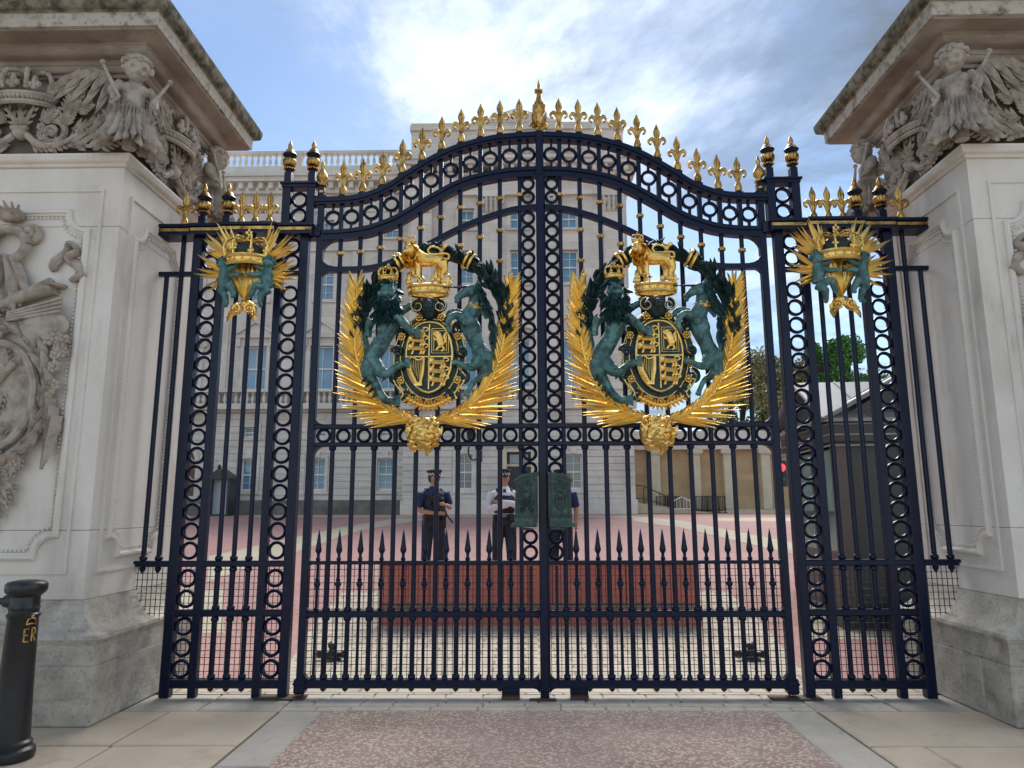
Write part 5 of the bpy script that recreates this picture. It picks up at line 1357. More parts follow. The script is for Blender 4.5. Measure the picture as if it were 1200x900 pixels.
build_screen(-1, 'navy iron screen with gilt crown and cherubs, next to the pier with the bollard')
build_screen(1, 'navy iron screen with gilt crown and cherubs, in front of the dark kiosk')
for s in (-1, 1):
    tag(put('hinge_plate', MB().box(-.28, .14, -.11, .03, 0.004, .012), M['rust'], None, (s*2.14, 0, 0), smooth=None), 'rusty flat iron plate in the ground under the hinge ' + ('on the bollard side' if s < 0 else 'on the kiosk side'), 'iron plate', 'iron plates under the hinges')
    tag(put('roller_track', MB().box(-.075, .075, -.10, -.02, .004, .03).box(-.06, .06, -.02, .05, .004, .018), M['rust'], None, (s*.285, 0, 0), smooth=30), 'rusty iron stop block below the roller of the leaf with the ' + ('cypher plate' if s < 0 else 'keyhole plate'), 'stop block', 'stop blocks under the gate rollers')
    m = MB().lathe([(.10, 0), (.10, .015), (.05, .03), (.035, .12), (.05, .14), (.05, .17), (.02, .19)], 12).tube([(-.13, 0, .06), (.13, 0, .06)], .032, 8); m.ell((-.13, 0, .06), .045, 8, 6); m.ell((.13, 0, .06), .045, 8, 6)
    tag(put('gate_catch', m, M['black'], None, (s*2.18 + .0, 1.48, gz(1.48) + .004)), 'small black iron gate catch on the cobbles behind the leaf with the ' + ('cypher plate' if s < 0 else 'keyhole plate'), 'gate catch', 'gate catches on the cobbles')
tag(put('drop_bolt_plate', MB().box(-.11, .11, -.025, .025, .004, .014), M['rust'], None, (-.02, -.11, 0), smooth=None), 'narrow rusty drop bolt plate in the setts where the leaves meet', 'bolt plate')

# ------------------------------------------------------------------ bollard
bx, by = -3.455, -1.52
b = root('bollard', 'black cast iron bollard with gilt crown and letters, in front of the stone pier', 'bollard', (bx, by, 0))
put('shaft', MB().lathe([(.145, 0), (.150, .03), (.145, .06), (.125, .075), (.128, .10), (.112, .115), (.100, .40), (.088, .86), (.096, .87), (.098, .885), (.088, .895), (.088, .915), (.094, .925), (.088, .935), (.086, 1.0)], 24, (bx, by, 0)), M['black'], b)
put('cap', MB().lathe([(.086, .995), (.10, 1.01), (.118, 1.025), (.124, 1.05), (.122, 1.075), (.108, 1.09), (.06, 1.10), (.005, 1.103)], 24, (bx, by, 0)), M['black'], b)
for z in (.42, .965):
    c = MB().tube([(bx - .07, by, z), (bx - .13, by, z)], [.05, .04], 10).tube([(bx - .10, by, z), (bx - 1.6, by, z)], .022, 10)
    put('chain_bar', c, M['black'], b)
g = MB(); ang = -PI/2 + 1.12
def onb(u, z, r=.094): a = ang + u/.094; return Vector((bx + (r + .003)*math.cos(a), by + (r + .003)*math.sin(a), z))
for seg in ([(-.035, .72), (-.035, .80)], [(-.035, .72), (-.010, .72)], [(-.035, .76), (-.014, .76)], [(-.035, .80), (-.010, .80)], [(.008, .72), (.008, .80)], [(.008, .80), (.028, .795)], [(.028, .795), (.028, .765)], [(.028, .765), (.008, .76)], [(.012, .76), (.034, .72)]):
    g.tube([onb(*seg[0]), onb(*seg[1])], .0055, 6)
g.tube([onb(-.03 + .06*i/6, .825 + .006*math.sin(PI*i/6)) for i in range(7)], .006, 6); g.tube([onb(-.028, .83), onb(-.02, .86), onb(0, .865), onb(.02, .86), onb(.028, .83)], .005, 6); g.tube([onb(0, .862), onb(0, .885)], .005, 6); g.tube([onb(-.01, .876), onb(.01, .876)], .005, 6)
put('gilt_letters', g, M['dull_shaded_gold'], b)

# ------------------------------------------------------------------ red road blocker behind the gate
t = root('road_blocker', 'raised red steel road blocker with grey lip behind the gate', 'road blocker', (0.05, 3.5, gz(3.5)))
x0, x1 = -2.06, 2.15
n = 13; z0 = gz(3.4)
for i in range(n):
    a, b_ = x0 + (x1-x0)*i/n, x0 + (x1-x0)*(i+1)/n
    put('front_panel', MB().box(a+.006, b_-.006, 3.42, 3.47, z0 + .27, z0 + .775, .008), M['red'], t, smooth=None)
put('backing', MB().box(x0, x1, 3.455, 3.60, z0, z0 + .78), M['red'], t, smooth=None)
put('lower_skirt', MB().box(x0, x1, 3.40, 3.453, z0 + .0, z0 + .225, .006), M['red'], t, smooth=None)
put('rail', MB().box(x0-.01, x1+.01, 3.39, 3.46, z0 + .228, z0 + .262, .004), M['steel'], t, smooth=None)
put('top_lip', MB().box(x0-.02, x1+.02, 3.39, 3.62, z0 + .782, z0 + .808, .006), M['steel'], t, smooth=None)
m = MB()
for x in (x0, x1-.04): m.prism([(0, 0), (.01, 0), (.01, .01)], 0, .001)
side = MB()
for x in (x0 + .003, x1 - .043):
    side.add([(x, 3.60, z0), (x, 4.28, gz(4.28)-.02), (x, 4.28, z0+.78), (x, 3.60, z0+.78), (x+.04, 3.60, z0), (x+.04, 4.28, gz(4.28)-.02), (x+.04, 4.28, z0+.78), (x+.04, 3.60, z0+.78)], [(0,1,2,3),(7,6,5,4),(0,4,5,1),(1,5,6,2),(2,6,7,3),(3,7,4,0)])
put('side_plate', side, M['red'], t, smooth=None)

# ------------------------------------------------------------------ police officers
def limb(m, pts, r, n=10): m.tube(crom(pts, 4), list(np.interp(np.linspace(0, 1, 4*(len(pts)-1)+1), np.linspace(0, 1, len(r)), r)), n)
def officer(label, px, Y, rz, pose, shirt, head_turn=0.0):
    P0 = onY(px, 600, Y); zg = gz(Y)
    o = root('person', label, 'person', (P0[0], Y, zg), rz, 'police officers behind the gate')
    hm = Matrix.Rotation(head_turn, 3, 'Z')
    H = lambda x, y, z: tuple(hm @ Vector((x, y, 0)) + Vector((0, 0, z)))
    m = MB()
    legs = {s: [(s*.09, 0, .96), (s*.115, -.015, .52), (s*.125, .02, .10)] for s in (-1, 1)}
    for s in (-1, 1):
        limb(m, legs[s], [.085, .060, .042]); limb(m, [(s*.125, .03, .06), (s*.135, -.08, .045), (s*.14, -.16, .03)], [.045, .042, .03])
    limb(m, [(0, 0, .93), (0, .0, 1.08), (0, -.005, 1.25), (0, 0, 1.38), (0, .01, 1.48)], [.125, .115, .125, .135, .06], 14)
    m.ell((0, 0, 1.39), (.18, .085, .07), 14, 8)
    limb(m, [(0, .01, 1.46), (0, 0, 1.57)], [.062, .055])
    m.ell(H(0, -.005, 1.665), (.076, .098, .115), 14, 10); m.ell(H(0, -.03, 1.60), (.055, .06, .045), 12, 8)
    m.ell(H(0, -.108, 1.655), (.013, .018, .022), 8, 6); m.ell(H(0, -.085, 1.565), (.03, .022, .018), 8, 6)
    for s in (-1, 1):
        m.ell(H(s*.032, -.088, 1.685), (.020, .014, .009), 8, 6); m.ell(H(s*.078, .005, 1.655), (.012, .024, .033), 8, 6)
    m.tube([H(-.022, -.098, 1.617), H(.022, -.098, 1.617)], .007, 6)
    for s, arm in pose.items():
        limb(m, arm, [.056, .046, .042, .036, .029][:len(arm)+1])
        w = Vector(arm[-1]); d = (w - Vector(arm[-2])).normalized(); sd = d.cross(Vector((0, 0, 1))).normalized() if abs(d.z) < .9 else Vector((1, 0, 0)); up = sd.cross(d)
        m.ell(w + d*.045, (.034, .034, .034), 9, 7)
        for k in range(4): q = w + d*.07 + up*(.022 - .015*k); m.tube([q, q + d*.04 + sd*.006, q + d*(.065 - .006*abs(k-1)) + sd*.02], [.010, .009, .007], 6)
        q = w + d*.03 + up*.03; m.tube([q, q + up*.02 + d*.03], [.011, .008], 6)
    put('body', fused(m, 'body', M['skin'], .011, 1, .4), None, o, local=True)
    # clothing
    c = MB()
    for s in (-1, 1): limb(c, [(p[0], p[1], p[2]) for p in legs[s]], [.112, .090, .072])
    limb(c, [(0, 0, .88), (0, 0, .98), (0, 0, 1.06)], [.15, .165, .155], 14)
    put('trousers', fused(c, 'trousers', M['trouser'], .014, 2, .4), None, o, local=True)
    for s in (-1, 1):
        put('boot', MB().tube(crom([(s*.125, .05, .06), (s*.13, -.05, .055), (s*.14, -.19, .04)], 4), [.06]*3 + [.058]*3 + [.05, .045, .03], 10).tube([(s*.125, .02, .05), (s*.125, .02, .20)], [.062, .062], 10), M['black'], o, local=True)
    c = MB(); limb(c, [(0, 0, 1.03), (0, 0, 1.14), (0, -.005, 1.28), (0, .005, 1.40), (0, .008, 1.48), (0, .006, 1.535)], [.160, .155, .172, .178, .095, .068], 14); c.ell((0, .005, 1.405), (.222, .118, .092), 14, 8)
    for s, arm in pose.items():
        if shirt == 'white': limb(c, arm, [.078, .066, .060, .050, .046][:len(arm)+1])
        else: a0, a1 = Vector(arm[0]), Vector(arm[1]); c.tube([a0, a0.lerp(a1, .45), a0.lerp(a1, .88)], [.080, .076, .072], 10)
    sh = put('shirt', fused(c, 'shirt', M['whitecloth'] if shirt == 'white' else M['navycloth'], .013, 2, .4), None, o, local=True)
    v = MB(); limb(v, [(0, -.005, 1.09), (0, -.012, 1.22), (0, -.012, 1.33), (0, 0, 1.43)], [.172, .182, .182, .12], 14)
    v.ell((0, -.02, 1.30), (.168, .155, .15), 14, 9)
    for s in (-1, 1): v.tube([(s*.10, -.11, 1.36), (s*.115, -.03, 1.475), (s*.105, .09, 1.38)], .034, 8); v.box(s*.09-.045, s*.09+.045, -.215, -.15, 1.13, 1.22); v.box(s*.085-.035, s*.085+.035, -.21, -.15, 1.25, 1.33)
    put('stab_vest', fused(v, 'stab_vest', M['blackcloth'], .013, 1, .4), None, o, local=True)
    if shirt == 'white':
        put('tie', MB().prism([(-.02, 1.48), (.02, 1.48), (.026, 1.40), (0, 1.36), (-.026, 1.40)], -.16, -.12), M['blackcloth'], o, local=True, smooth=None)
    bl = MB().tube([(.172*math.cos(a), .152*math.sin(a), 1.04) for a in [2*PI*i/24 for i in range(25)]], .030, 8, flat=1.0)
    bl.box(-.19, -.15, -.10, .0, .90, 1.05); bl.box(.15, .20, -.08, .04, .84, 1.05); bl.box(.09, .16, -.18, -.13, .98, 1.08)
    put('belt', bl, M['black'], o, local=True); put('buckle', MB().box(-.03, .03, -.192, -.176, 1.02, 1.065), M['steel'], o, local=True, smooth=None)
    hat = MB(); n = 20
    ho = [(.082, 1.70), (.090, 1.705), (.093, 1.752), (.112, 1.772), (.118, 1.785), (.108, 1.803), (.05, 1.818), (.005, 1.82)]
    hat.lathe(ho, n)
    hat.v = [tuple(hm @ Vector((x, y*1.2 - .005, 0)) + Vector((0, 0, z + .10*(-y)*max(0, (z-1.75)/.08)))) for x, y, z in hat.v]
    o_h = put('peaked_cap', hat, M['blackcloth'], o, local=True)
    pk = MB(); q = [H(.088*math.sin(a), -.095*math.cos(a) - .012, 1.708) for a in np.linspace(-1.2, 1.2, 9)]; q2 = [H(.085*math.sin(a), -.175*math.cos(a) - .005, 1.680) for a in np.linspace(-1.0, 1.0, 9)]
    pk.add(q + q2 + [(x, y, z + .008) for x, y, z in q] + [(x, y, z + .008) for x, y, z in q2], [(i, i+1, i+10, i+9) for i in range(8)] + [(i+18, i+27, i+28, i+19) for i in range(8)] + [(i+9, i+10, i+28, i+27) for i in range(8)])
    put('peak', pk, M['black'], o_h, (0, 0, 0), local=True)
    ck = MB()
    for row in range(2):
        for i in range(26):
            if (i + row) % 2: continue
            a0, a1 = 2*PI*i/26, 2*PI*(i+1)/26; z0_ = 1.712 + .02*row
            vv = [H(.0935*math.cos(a), .0935*math.sin(a)*1.2 - .006, z) for z in (z0_, z0_ + .019) for a in (a0, a1)] + [H(.0955*math.cos(a), .0955*math.sin(a)*1.2 - .006, z) for z in (z0_, z0_ + .019) for a in (a0, a1)]
            ck.add(vv, [(4,5,7,6),(0,1,5,4),(2,6,7,3),(0,4,6,2),(1,3,7,5)])
    put('chequered_band', ck, M['white'], o_h, (0, 0, 0), local=True, smooth=None)
    put('cap_badge', MB().ell(H(0, -.128, 1.755), (.014, .008, .02), 8, 6), M['steel'], o_h, (0, 0, 0), local=True)
    hr = MB(); hr.ell(H(0, .025, 1.675), (.080, .088, .10), 14, 9)
    put('hair', hr, M['blackcloth'] if shirt == 'white' else M['bark'], o, local=True)
    return o
holding = {-1: [(-.20, 0, 1.42), (-.255, .01, 1.16), (-.13, -.20, 1.10), (-.02, -.26, 1.09)], 1: [(.20, 0, 1.42), (.27, -.04, 1.20), (.19, -.20, 1.20), (.10, -.27, 1.22)]}
crossed = {-1: [(-.20, 0, 1.42), (-.27, -.06, 1.18), (-.10, -.245, 1.19), (.06, -.25, 1.22)], 1: [(.20, 0, 1.42), (.27, -.06, 1.18), (.12, -.27, 1.24), (-.05, -.275, 1.26)]}
relaxed = {-1: [(-.20, 0, 1.42), (-.255, .01, 1.14), (-.25, -.05, .90)], 1: [(.20, 0, 1.42), (.265, .01, 1.14), (.26, -.05, .88)]}
p1 = officer('police officer in navy short sleeves and black vest cradling a rifle', 508, 5.75, .45, holding, 'navy', .75)
p2 = officer('police officer in white shirt and black vest with folded arms', 591, 5.75, .05, crossed, 'white', .05)
p3 = officer('police officer in navy short sleeves, mostly hidden by the green lock plates', 657, 6.0, -.15, relaxed, 'navy', 0)
r = root('rifle', 'black rifle held muzzle down across the chest of the officer in navy', 'rifle', tuple(p1.location + Vector((0, 0, 0))), .45)
# muzzle low on the viewer's right, butt at the shoulder
u0, u1 = Vector((-.10, -.24, 1.34)), Vector((.24, -.30, .93)); dv = (u1 - u0).normalized()
put('receiver', MB().tube([u0.lerp(u1, .22), u0.lerp(u1, .62)], .034, 8), M['black'], r, local=True)
put('barrel', MB().tube([u0.lerp(u1, .6), u1], [.017, .013], 8), M['black'], r, local=True)
put('stock', MB().tube([u0, u0.lerp(u1, .24)], [.045, .026], 8), M['black'], r, local=True)
sd = Vector((-.7, 0, -.6)).normalized(); a_ = u0.lerp(u1, .52)
put('magazine', MB().tube([a_, a_ + sd*.10, a_ + sd*.17 + dv*.03], .024, 8, flat=.6), M['black'], r, local=True)
put('pistol_grip', MB().tube([u0.lerp(u1, .3), u0.lerp(u1, .3) + sd*.10], .022, 8), M['black'], r, local=True)
put('sight', MB().tube([u0.lerp(u1, .3) - sd*.05, u0.lerp(u1, .48) - sd*.05], .018, 8), M['black'], r, local=True)
put('sling', MB().tube(crom([tuple(u0), (-.17, -.10, 1.42), (-.13, .02, 1.49), (.05, -.17, 1.35), tuple(u0.lerp(u1, .7))], 5), .012, 6), M['blackcloth'], r, local=True)

# ------------------------------------------------------------------ palace
FY = 42.0; GB = 1.25                                # facade plane of the wing, ground level there
pal = root('palace', 'large pale stone palace with balustrades, pilasters and rows of sash windows', 'palace', (-10, FY, GB))
ST = M['facade']
def wall_grid(x0, x1, z0, z1, holes, y, d=.9):
    """front wall with window openings: boxes around the holes (each hole x0,x1,z0,z1), openings have depth"""
    m = MB(); zs = sorted(set([z0, z1] + [h[2] for h in holes] + [h[3] for h in holes]))
    for za, zb in zip(zs[:-1], zs[1:]):
        hs = sorted([h for h in holes if h[2] < (za+zb)/2 < h[3]]); x = x0
        for h in hs:
            if h[0] > x: m.box(x, h[0], y, y+d, za, zb)
            x = h[1]
        if x1 > x: m.box(x, x1, y, y+d, za, zb)
    return m
def window(cx_, w, z0, z1, y, kind='plain', glass='glass', cols=2, rows=4):
    t = put('window', MB().box(cx_-w/2, cx_+w/2, y+.42, y+.47, z0, z1), M[glass], pal, smooth=None)
    fr = MB(); f = .09
    fr.box(cx_-w/2, cx_-w/2+f, y+.30, y+.41, z0, z1).box(cx_+w/2-f, cx_+w/2, y+.30, y+.41, z0, z1).box(cx_-w/2+f, cx_+w/2-f, y+.30, y+.41, z0, z0+.14).box(cx_-w/2+f, cx_+w/2-f, y+.30, y+.41, z1-f, z1)
    fr.box(cx_-w/2+f, cx_+w/2-f, y+.31, y+.40, (z0+z1)/2-.05, (z0+z1)/2+.05)
    put('frame', fr, M['white'], t, smooth=None)
    gb = MB()
    for k in range(1, cols): x = cx_ - w/2 + w*k/cols; gb.box(x-.022, x+.022, y+.34, y+.40, z0+.1, z1-.05)
    for k in range(1, rows):
        if k*2 == rows: continue
        z = z0 + (z1-z0)*k/rows; gb.box(cx_-w/2+.05, cx_+w/2-.05, y+.35, y+.39, z-.018, z+.018)
    if gb.v: put('glazing_bars', gb, M['white'], t, smooth=None)
    s = MB()
    if kind in ('arch', 'ped', 'plain', 'small'):
        e = .22
        s.box(cx_-w/2-e, cx_-w/2, y-.10, y+.05, z0-.1, z1+e).box(cx_+w/2, cx_+w/2+e, y-.10, y+.05, z0-.1, z1+e).box(cx_-w/2, cx_+w/2, y-.10, y+.05, z1, z1+e)
        s.box(cx_-w/2-e-.05, cx_+w/2+e+.05, y-.2, y+.1, z0-.22, z0-.1)
    if kind == 'ped':
        s.box(cx_-w/2-.45, cx_+w/2+.45, y-.32, y+.05, z1+.55, z1+.75); s.box(cx_-w/2-.3, cx_+w/2+.3, y-.06, y+.05, z1+.22, z1+.55)
        s.prism([(cx_-w/2-.5, z1+.752), (cx_+w/2+.5, z1+.752), (cx_, z1+1.62)], y-.16, y+.05)
        for q in (-1, 1): s.prism([(cx_ + q*(w/2+.55), z1+.755), (cx_ + q*(w/2+.55), z1+.93), (cx_, z1+1.80), (cx_, z1+1.62)][::q], y-.36, y-.162)
        for q in (-1, 1): s.box(cx_+q*(w/2+.36)-.13, cx_+q*(w/2+.36)+.13, y-.26, y+.02, z1-.05, z1+.55)
    if kind == 'arch':
        s.box(cx_-.2, cx_+.2, y-.18, y+.02, z1+.05, z1+.45)
    if kind == 'seg':
        n = 10; P = [(cx_ + (w/2+.5)*math.cos(PI*(1-i/n)*.6 + PI*.2)*1.25, z1 + .45 + .9*(math.sin(PI*(1-i/n)*.6 + PI*.2) - math.sin(PI*.2))) for i in range(n+1)]
        s.sweep(P, [(0, y+.05), (0, y-.35), (.16, y-.35), (.16, y+.05)]); s.box(cx_-w/2-.5, cx_+w/2+.5, y-.3, y+.05, z1+.25, z1+.42)
    if s.v: put('surround', s, ST, t, smooth=None)
    return t
def balustrade(x0, x1, y, z0, z1, step=.42):
    m = MB().box(x0, x1, y-.28, y+.28, z1-.20, z1).box(x0, x1, y-.25, y+.25, z0, z0+.14)
    h = z1 - z0 - .34; x = x0 + .3; k = 0
    while x < x1 - .2:
        if k % 13 == 12: m.box(x-.35, x+.35, y-.24, y+.24, z0+.14, z1-.2)
        else: m.lathe([(.09, 0), (.09, .06*h), (.06, .12*h), (.135, .35*h), (.11, .55*h), (.055, .78*h), (.09, .9*h), (.09, h)], 7, (x, y, z0+.14), False)
        x += step if k % 13 not in (11, 12) else .72; k += 1
    o = put('balustrade', m, ST, pal); o['kind'] = 'stuff'; return o
def rustication(x0, x1, y, z0, z1, holes, h=.455, d=.07):
    n = int(round((z1-z0)/h)); h = (z1-z0)/n
    for i in range(n):
        za, zb = z0 + i*h, z0 + (i+1)*h; m = MB(); x = x0
        for hh in sorted([q for q in holes if q[2] - .3 < (za+zb)/2 < q[3] + .35]):
            if hh[0]-.25 > x: m.box(x, hh[0]-.25, y-d, y+.02, za+.03, zb-.03)
            x = hh[1]+.25
        if x1 > x: m.box(x, x1, y-d, y+.02, za+.03, zb-.03)
        put('rusticated_course', m, ST, pal, smooth=None)['kind'] = 'stuff'
# --- recessed wing (left)
WX0, WX1 = -60.0, -8.15
bays = [-9.45 - 4.63*k for k in range(11)]
H = []
for c in bays:
    H += [(c-.55, c+.55, 2.82, 4.98), (c-.5, c+.5, 6.42, 7.12), (c-.8, c+.8, 9.62, 12.78), (c-.62, c+.62, 16.1, 18.5), (c-.5, c+.5, 20.7, 22.0)]
arch_c = bays[3]
H = [h for h in H if not (abs((h[0]+h[1])/2 - arch_c) < .1 and h[3] < 8)] + [(arch_c-1.0, arch_c+1.0, GB, 5.9)]
put('wing_wall', wall_grid(WX0, WX1, GB, 24.0, H, FY), ST, pal, smooth=None)
put('wing_core', MB().box(WX0, WX1, FY+.9, FY+14, GB, 24.0), ST, pal, smooth=None)
for c in bays:
    if c != arch_c: window(c, 1.1, 2.82, 4.98, FY, 'arch'); window(c, 1.0, 6.42, 7.12, FY, 'small', rows=2)
    window(c, 1.6, 9.62, 12.78, FY, 'ped', cols=2, rows=2); window(c, 1.24, 16.1, 18.5, FY, 'plain', rows=4); window(c, 1.0, 20.7, 22.0, FY, 'small', rows=2)
put('arched_doorway', MB().box(arch_c-1.0, arch_c+1.0, FY+.55, FY+.62, GB, 5.9), material('brown_door', (0.16, 0.075, 0.03), (0.12, 0.055, 0.025), rough=.5), pal, smooth=None)
m = MB(); n = 12
m.add([(arch_c + 1.0*math.cos(PI*i/n), FY-.02, 4.85 + 1.0*math.sin(PI*i/n)) for i in range(n+1)] + [(arch_c+1.05, FY-.02, 6.0), (arch_c-1.05, FY-.02, 6.0)] , [tuple(range(n//2+1)) + (n+1,), tuple(range(n//2, n+1)) + (n+2, n+1)])
m2 = MB().sweep([(arch_c + 1.12*math.cos(PI*i/n), 4.85 + 1.12*math.sin(PI*i/n)) for i in range(n+1)], [(-.14, FY+.0), (-.14, FY-.12), (.14, FY-.12), (.14, FY+.0)])
put('arch_surround', m.merge(m2), ST, pal, smooth=None)
put('base_course', MB().box(WX0, WX1, FY-.18, FY-.002, GB-.3, GB+.95), M['facade_dark'], pal, smooth=None)
put('base_course', MB().box(WX0, WX1, FY-.12, FY-.002, GB+.953, GB+1.25), ST, pal, smooth=None)
rustication(WX0, WX1, FY, GB+1.26, 8.1, [h for h in H if h[3] < 8])
put('string_course', MB().box(WX0, WX1, FY-.35, FY-.002, 8.12, 8.5), ST, pal, smooth=None)
put('balcony_slab', MB().box(WX0, WX1, FY-.95, FY-.352, 8.25, 8.5), ST, pal, smooth=None)
balustrade(WX0, WX1, FY-.65, 8.5, 9.62, .38)
for k in range(11):
    x = bays[k] - 2.315
    put('pilaster', MB().box(x-.38, x+.38, FY-.16, FY-.002, 8.52, 19.6), ST, pal, smooth=None)
put('string_course', MB().box(WX0, WX1, FY-.22, FY-.002, 19.65, 20.05), ST, pal, smooth=None)
put('frieze_band', MB().box(WX0, WX1, FY-.12, FY-.002, 22.6, 23.9), ST, pal, smooth=None)
m = MB(); x = WX0
while x < WX1: m.box(x, x+.32, FY-.75, FY-.1, 24.15, 24.62); x += .72
put('modillions', m, ST, pal, smooth=None)['kind'] = 'stuff'
put('main_cornice', MB().box(WX0, WX1, FY-.45, FY+1.0, 23.9, 24.14).box(WX0, WX1, FY-.95, FY+1.0, 24.63, 24.95).box(WX0, WX1, FY-1.1, FY+1.0, 24.95, 25.2), ST, pal, smooth=None)
put('parapet', MB().box(WX0, WX1, FY-.25, FY+.9, 25.2, 26.0), ST, pal, smooth=None)
balustrade(WX0, WX1, FY+.1, 26.0, 27.3, .44)
# --- projecting pavilion
PY_, A0, A1 = FY - 1.0, -8.1, 7.15
pc = -.45; pb = [pc-3.6, pc, pc+3.6]
H = []
for c in pb: H += [(c-.55, c+.55, 2.82, 5.13), (c-.8, c+.8, 9.62, 12.9), (c-.55, c+.55, 16.9, 19.25), (c-.55, c+.55, 20.9, 22.35)]
H = [h for h in H if not (abs((h[0]+h[1])/2 - pc) < .1 and h[3] < 8)] + [(pc-.8, pc+.8, GB, 5.3)]
put('pavilion_wall', wall_grid(A0, A1, GB, 23.6, H, PY_), ST, pal, smooth=None)
put('pavilion_core', MB().box(A0, A1, PY_+.9, FY+14, GB, 23.6), ST, pal, smooth=None)
for c in pb:
    if c != pc: window(c, 1.1, 2.82, 5.13, PY_, 'arch', 'darkglass')
    window(c, 1.6, 9.62, 12.9, PY_, 'seg' if c == pc else 'ped', cols=2, rows=2); window(c, 1.1, 16.9, 19.25, PY_, 'plain'); window(c, 1.1, 20.9, 22.35, PY_, 'small', rows=2)
d = put('door', MB().box(pc-.8, pc+.8, PY_+.5, PY_+.58, GB, 5.3), M['black'], pal, smooth=None)
put('fanlight', MB().box(pc-.6, pc+.6, PY_+.44, PY_+.499, 4.55, 5.15), M['darkglass'], d, smooth=None)
put('door_frame', MB().box(pc-1.1, pc-.8, PY_-.1, PY_+.05, GB, 5.6).box(pc+.8, pc+1.1, PY_-.1, PY_+.05, GB, 5.6).box(pc-1.1, pc+1.1, PY_-.25, PY_+.05, 5.603, 5.9).box(pc-.8, pc+.8, PY_+.38, PY_+.44, 4.35, 4.52), M['cream'], d, smooth=None)
put('base_course', MB().box(A0-.1, A1+.1, PY_-.18, PY_-.002, GB-.3, GB+.9), M['facade'], pal, smooth=None)
rustication(A0, A1, PY_, GB+1.0, 8.1, [h for h in H if h[3] < 8] )
put('string_course', MB().box(A0-.2, A1+.2, PY_-.45, PY_-.002, 8.12, 8.55), ST, pal, smooth=None)
balustrade(A0, A1, PY_-.25, 8.55, 9.6, .38)
for x in (A0+.95, pc-1.85, pc+1.85, A1-.95):
    p = put('pilaster', MB().box(x-.72, x+.72, PY_-.35, PY_-.002, 9.0, 21.9).box(x-.85, x+.85, PY_-.45, PY_-.002, 8.56, 8.998), ST, pal, smooth=None)
    m = MB()
    for q in range(3):
        for k in range(5): m.leaf((x - .6 + .3*k, PY_-.36, 21.9 + .32*q), ((k-2)*.08, -.2, 1), (0, -1, 0), .52, .3, .45, .3, 5)
    for q in (-1, 1): m.spiral((0, 0, 0), .28, 1.3, PI/2, -q, .09, lambda u, v, w, q=q, x=x: Vector((x + q*.62 + u, PY_-.45 - w, 22.72 + v)), 7, 16)
    m.box(x-.95, x+.95, PY_-.55, PY_-.002, 23.02, 23.2); m.box(x-.66, x+.66, PY_-.3, PY_-.002, 21.9, 23.02)
    put('capital', m, ST, p)
put('architrave', MB().box(A0-.1, A1+.1, PY_-.42, PY_+1.0, 23.2, 23.75).box(A0-.05, A1+.05, PY_-.3, PY_+1.0, 23.75, 24.6), ST, pal, smooth=None)
m = MB(); x = A0 - .1
while x < A1: m.box(x, x+.32, PY_-.95, PY_-.3, 24.75, 25.2); x += .72
put('modillions', m, ST, pal, smooth=None)['kind'] = 'stuff'
put('main_cornice', MB().box(A0-.35, A1+.35, PY_-.6, FY+6, 24.6, 24.75).box(A0-.8, A1+.8, PY_-1.15, FY+6, 25.2, 25.5).box(A0-.9, A1+.9, PY_-1.3, FY+6, 25.5, 25.75), ST, pal, smooth=None)
put('attic', MB().box(A0+.1, A1-.1, PY_-.1, FY+6, 25.75, 28.2).box(A0+.0, A1-.0, PY_-.3, FY+6, 28.2, 28.55).box(A0+.05, A1-.05, PY_-.15, FY+6, 28.55, 28.8), ST, pal, smooth=None)
put('attic_pediment', MB().prism([(pc-3.2, 28.8), (pc+3.2, 28.8), (pc, 29.9)], PY_-.2, PY_+.6), ST, pal, smooth=None)
for c in pb:
    m = MB()
    for k in range(6): m.leaf((c - .9 + .36*k, PY_-.12, 26.3), (.3*(k-2.5), -.2, 1), (0, -1, 0), 1.1, .4, .2, .3, 6); m.ell((c-.8+.3*k, PY_-.15, 26.5), .2, 8, 6)
    put('attic_carving', m, ST, pal)
# wall lantern on its scrolled bracket
L0 = onY(552, 512, PY_ - .5)
t = root('wall_lantern', 'black hanging lantern on a scrolled bracket by the palace door', 'lantern', (L0[0], PY_-.02, L0[2]-1.0))
lx, lz = L0[0], L0[2]
put('bracket', MB().tube(crom([(lx+.6, PY_-.05, lz-1.3), (lx+.1, PY_-.4, lz-1.5), (lx-.15, PY_-.7, lz-1.0), (lx, PY_-.9, lz-.3)], 5), .05, 7).tube([(lx+.65, PY_-.03, lz-1.6), (lx+.65, PY_-.03, lz-.9)], .09, 8), M['black'], t)
put('lantern_cage', MB().lathe([(.05, 0), (.22, .12), (.30, .75), (.34, .80), (.12, 1.02), (.05, 1.2)], 8, (lx, PY_-.9, lz-.3)), M['black'], t)

# --- lower tan colonnade wing to the right
t = root('colonnade_wing', 'low tan stone wing with pale square columns beside the palace', 'building', (14, 47.5, GB))
CY = 45.2
put('back_wall', MB().box(7.2, 28, CY+.22, CY+3.2, GB-.2, 5.715), M['tan'], t, smooth=None)
put('entablature', MB().box(7.2, 28.2, CY-.35, CY+3.5, 5.722, 6.25).box(7.2, 28.3, CY-.55, CY+3.5, 6.25, 6.5).box(7.2, 28.2, CY-.3, CY+3.5, 6.5, 7.05), M['facade'], t, smooth=None)
for px in (768, 815, 853, 897, 946):
    x = onY(px, 560, CY)[0]
    put('column', MB().box(x-.32, x+.32, CY-.3, CY+.34, GB+.25, 5.35, .03).box(x-.42, x+.42, CY-.4, CY+.44, GB-.1, GB+.25).box(x-.40, x+.40, CY-.38, CY+.42, 5.35, 5.45).box(x-.5, x+.5, CY-.46, CY+.5, 5.45, 5.72), M['cream'], t, smooth=None)
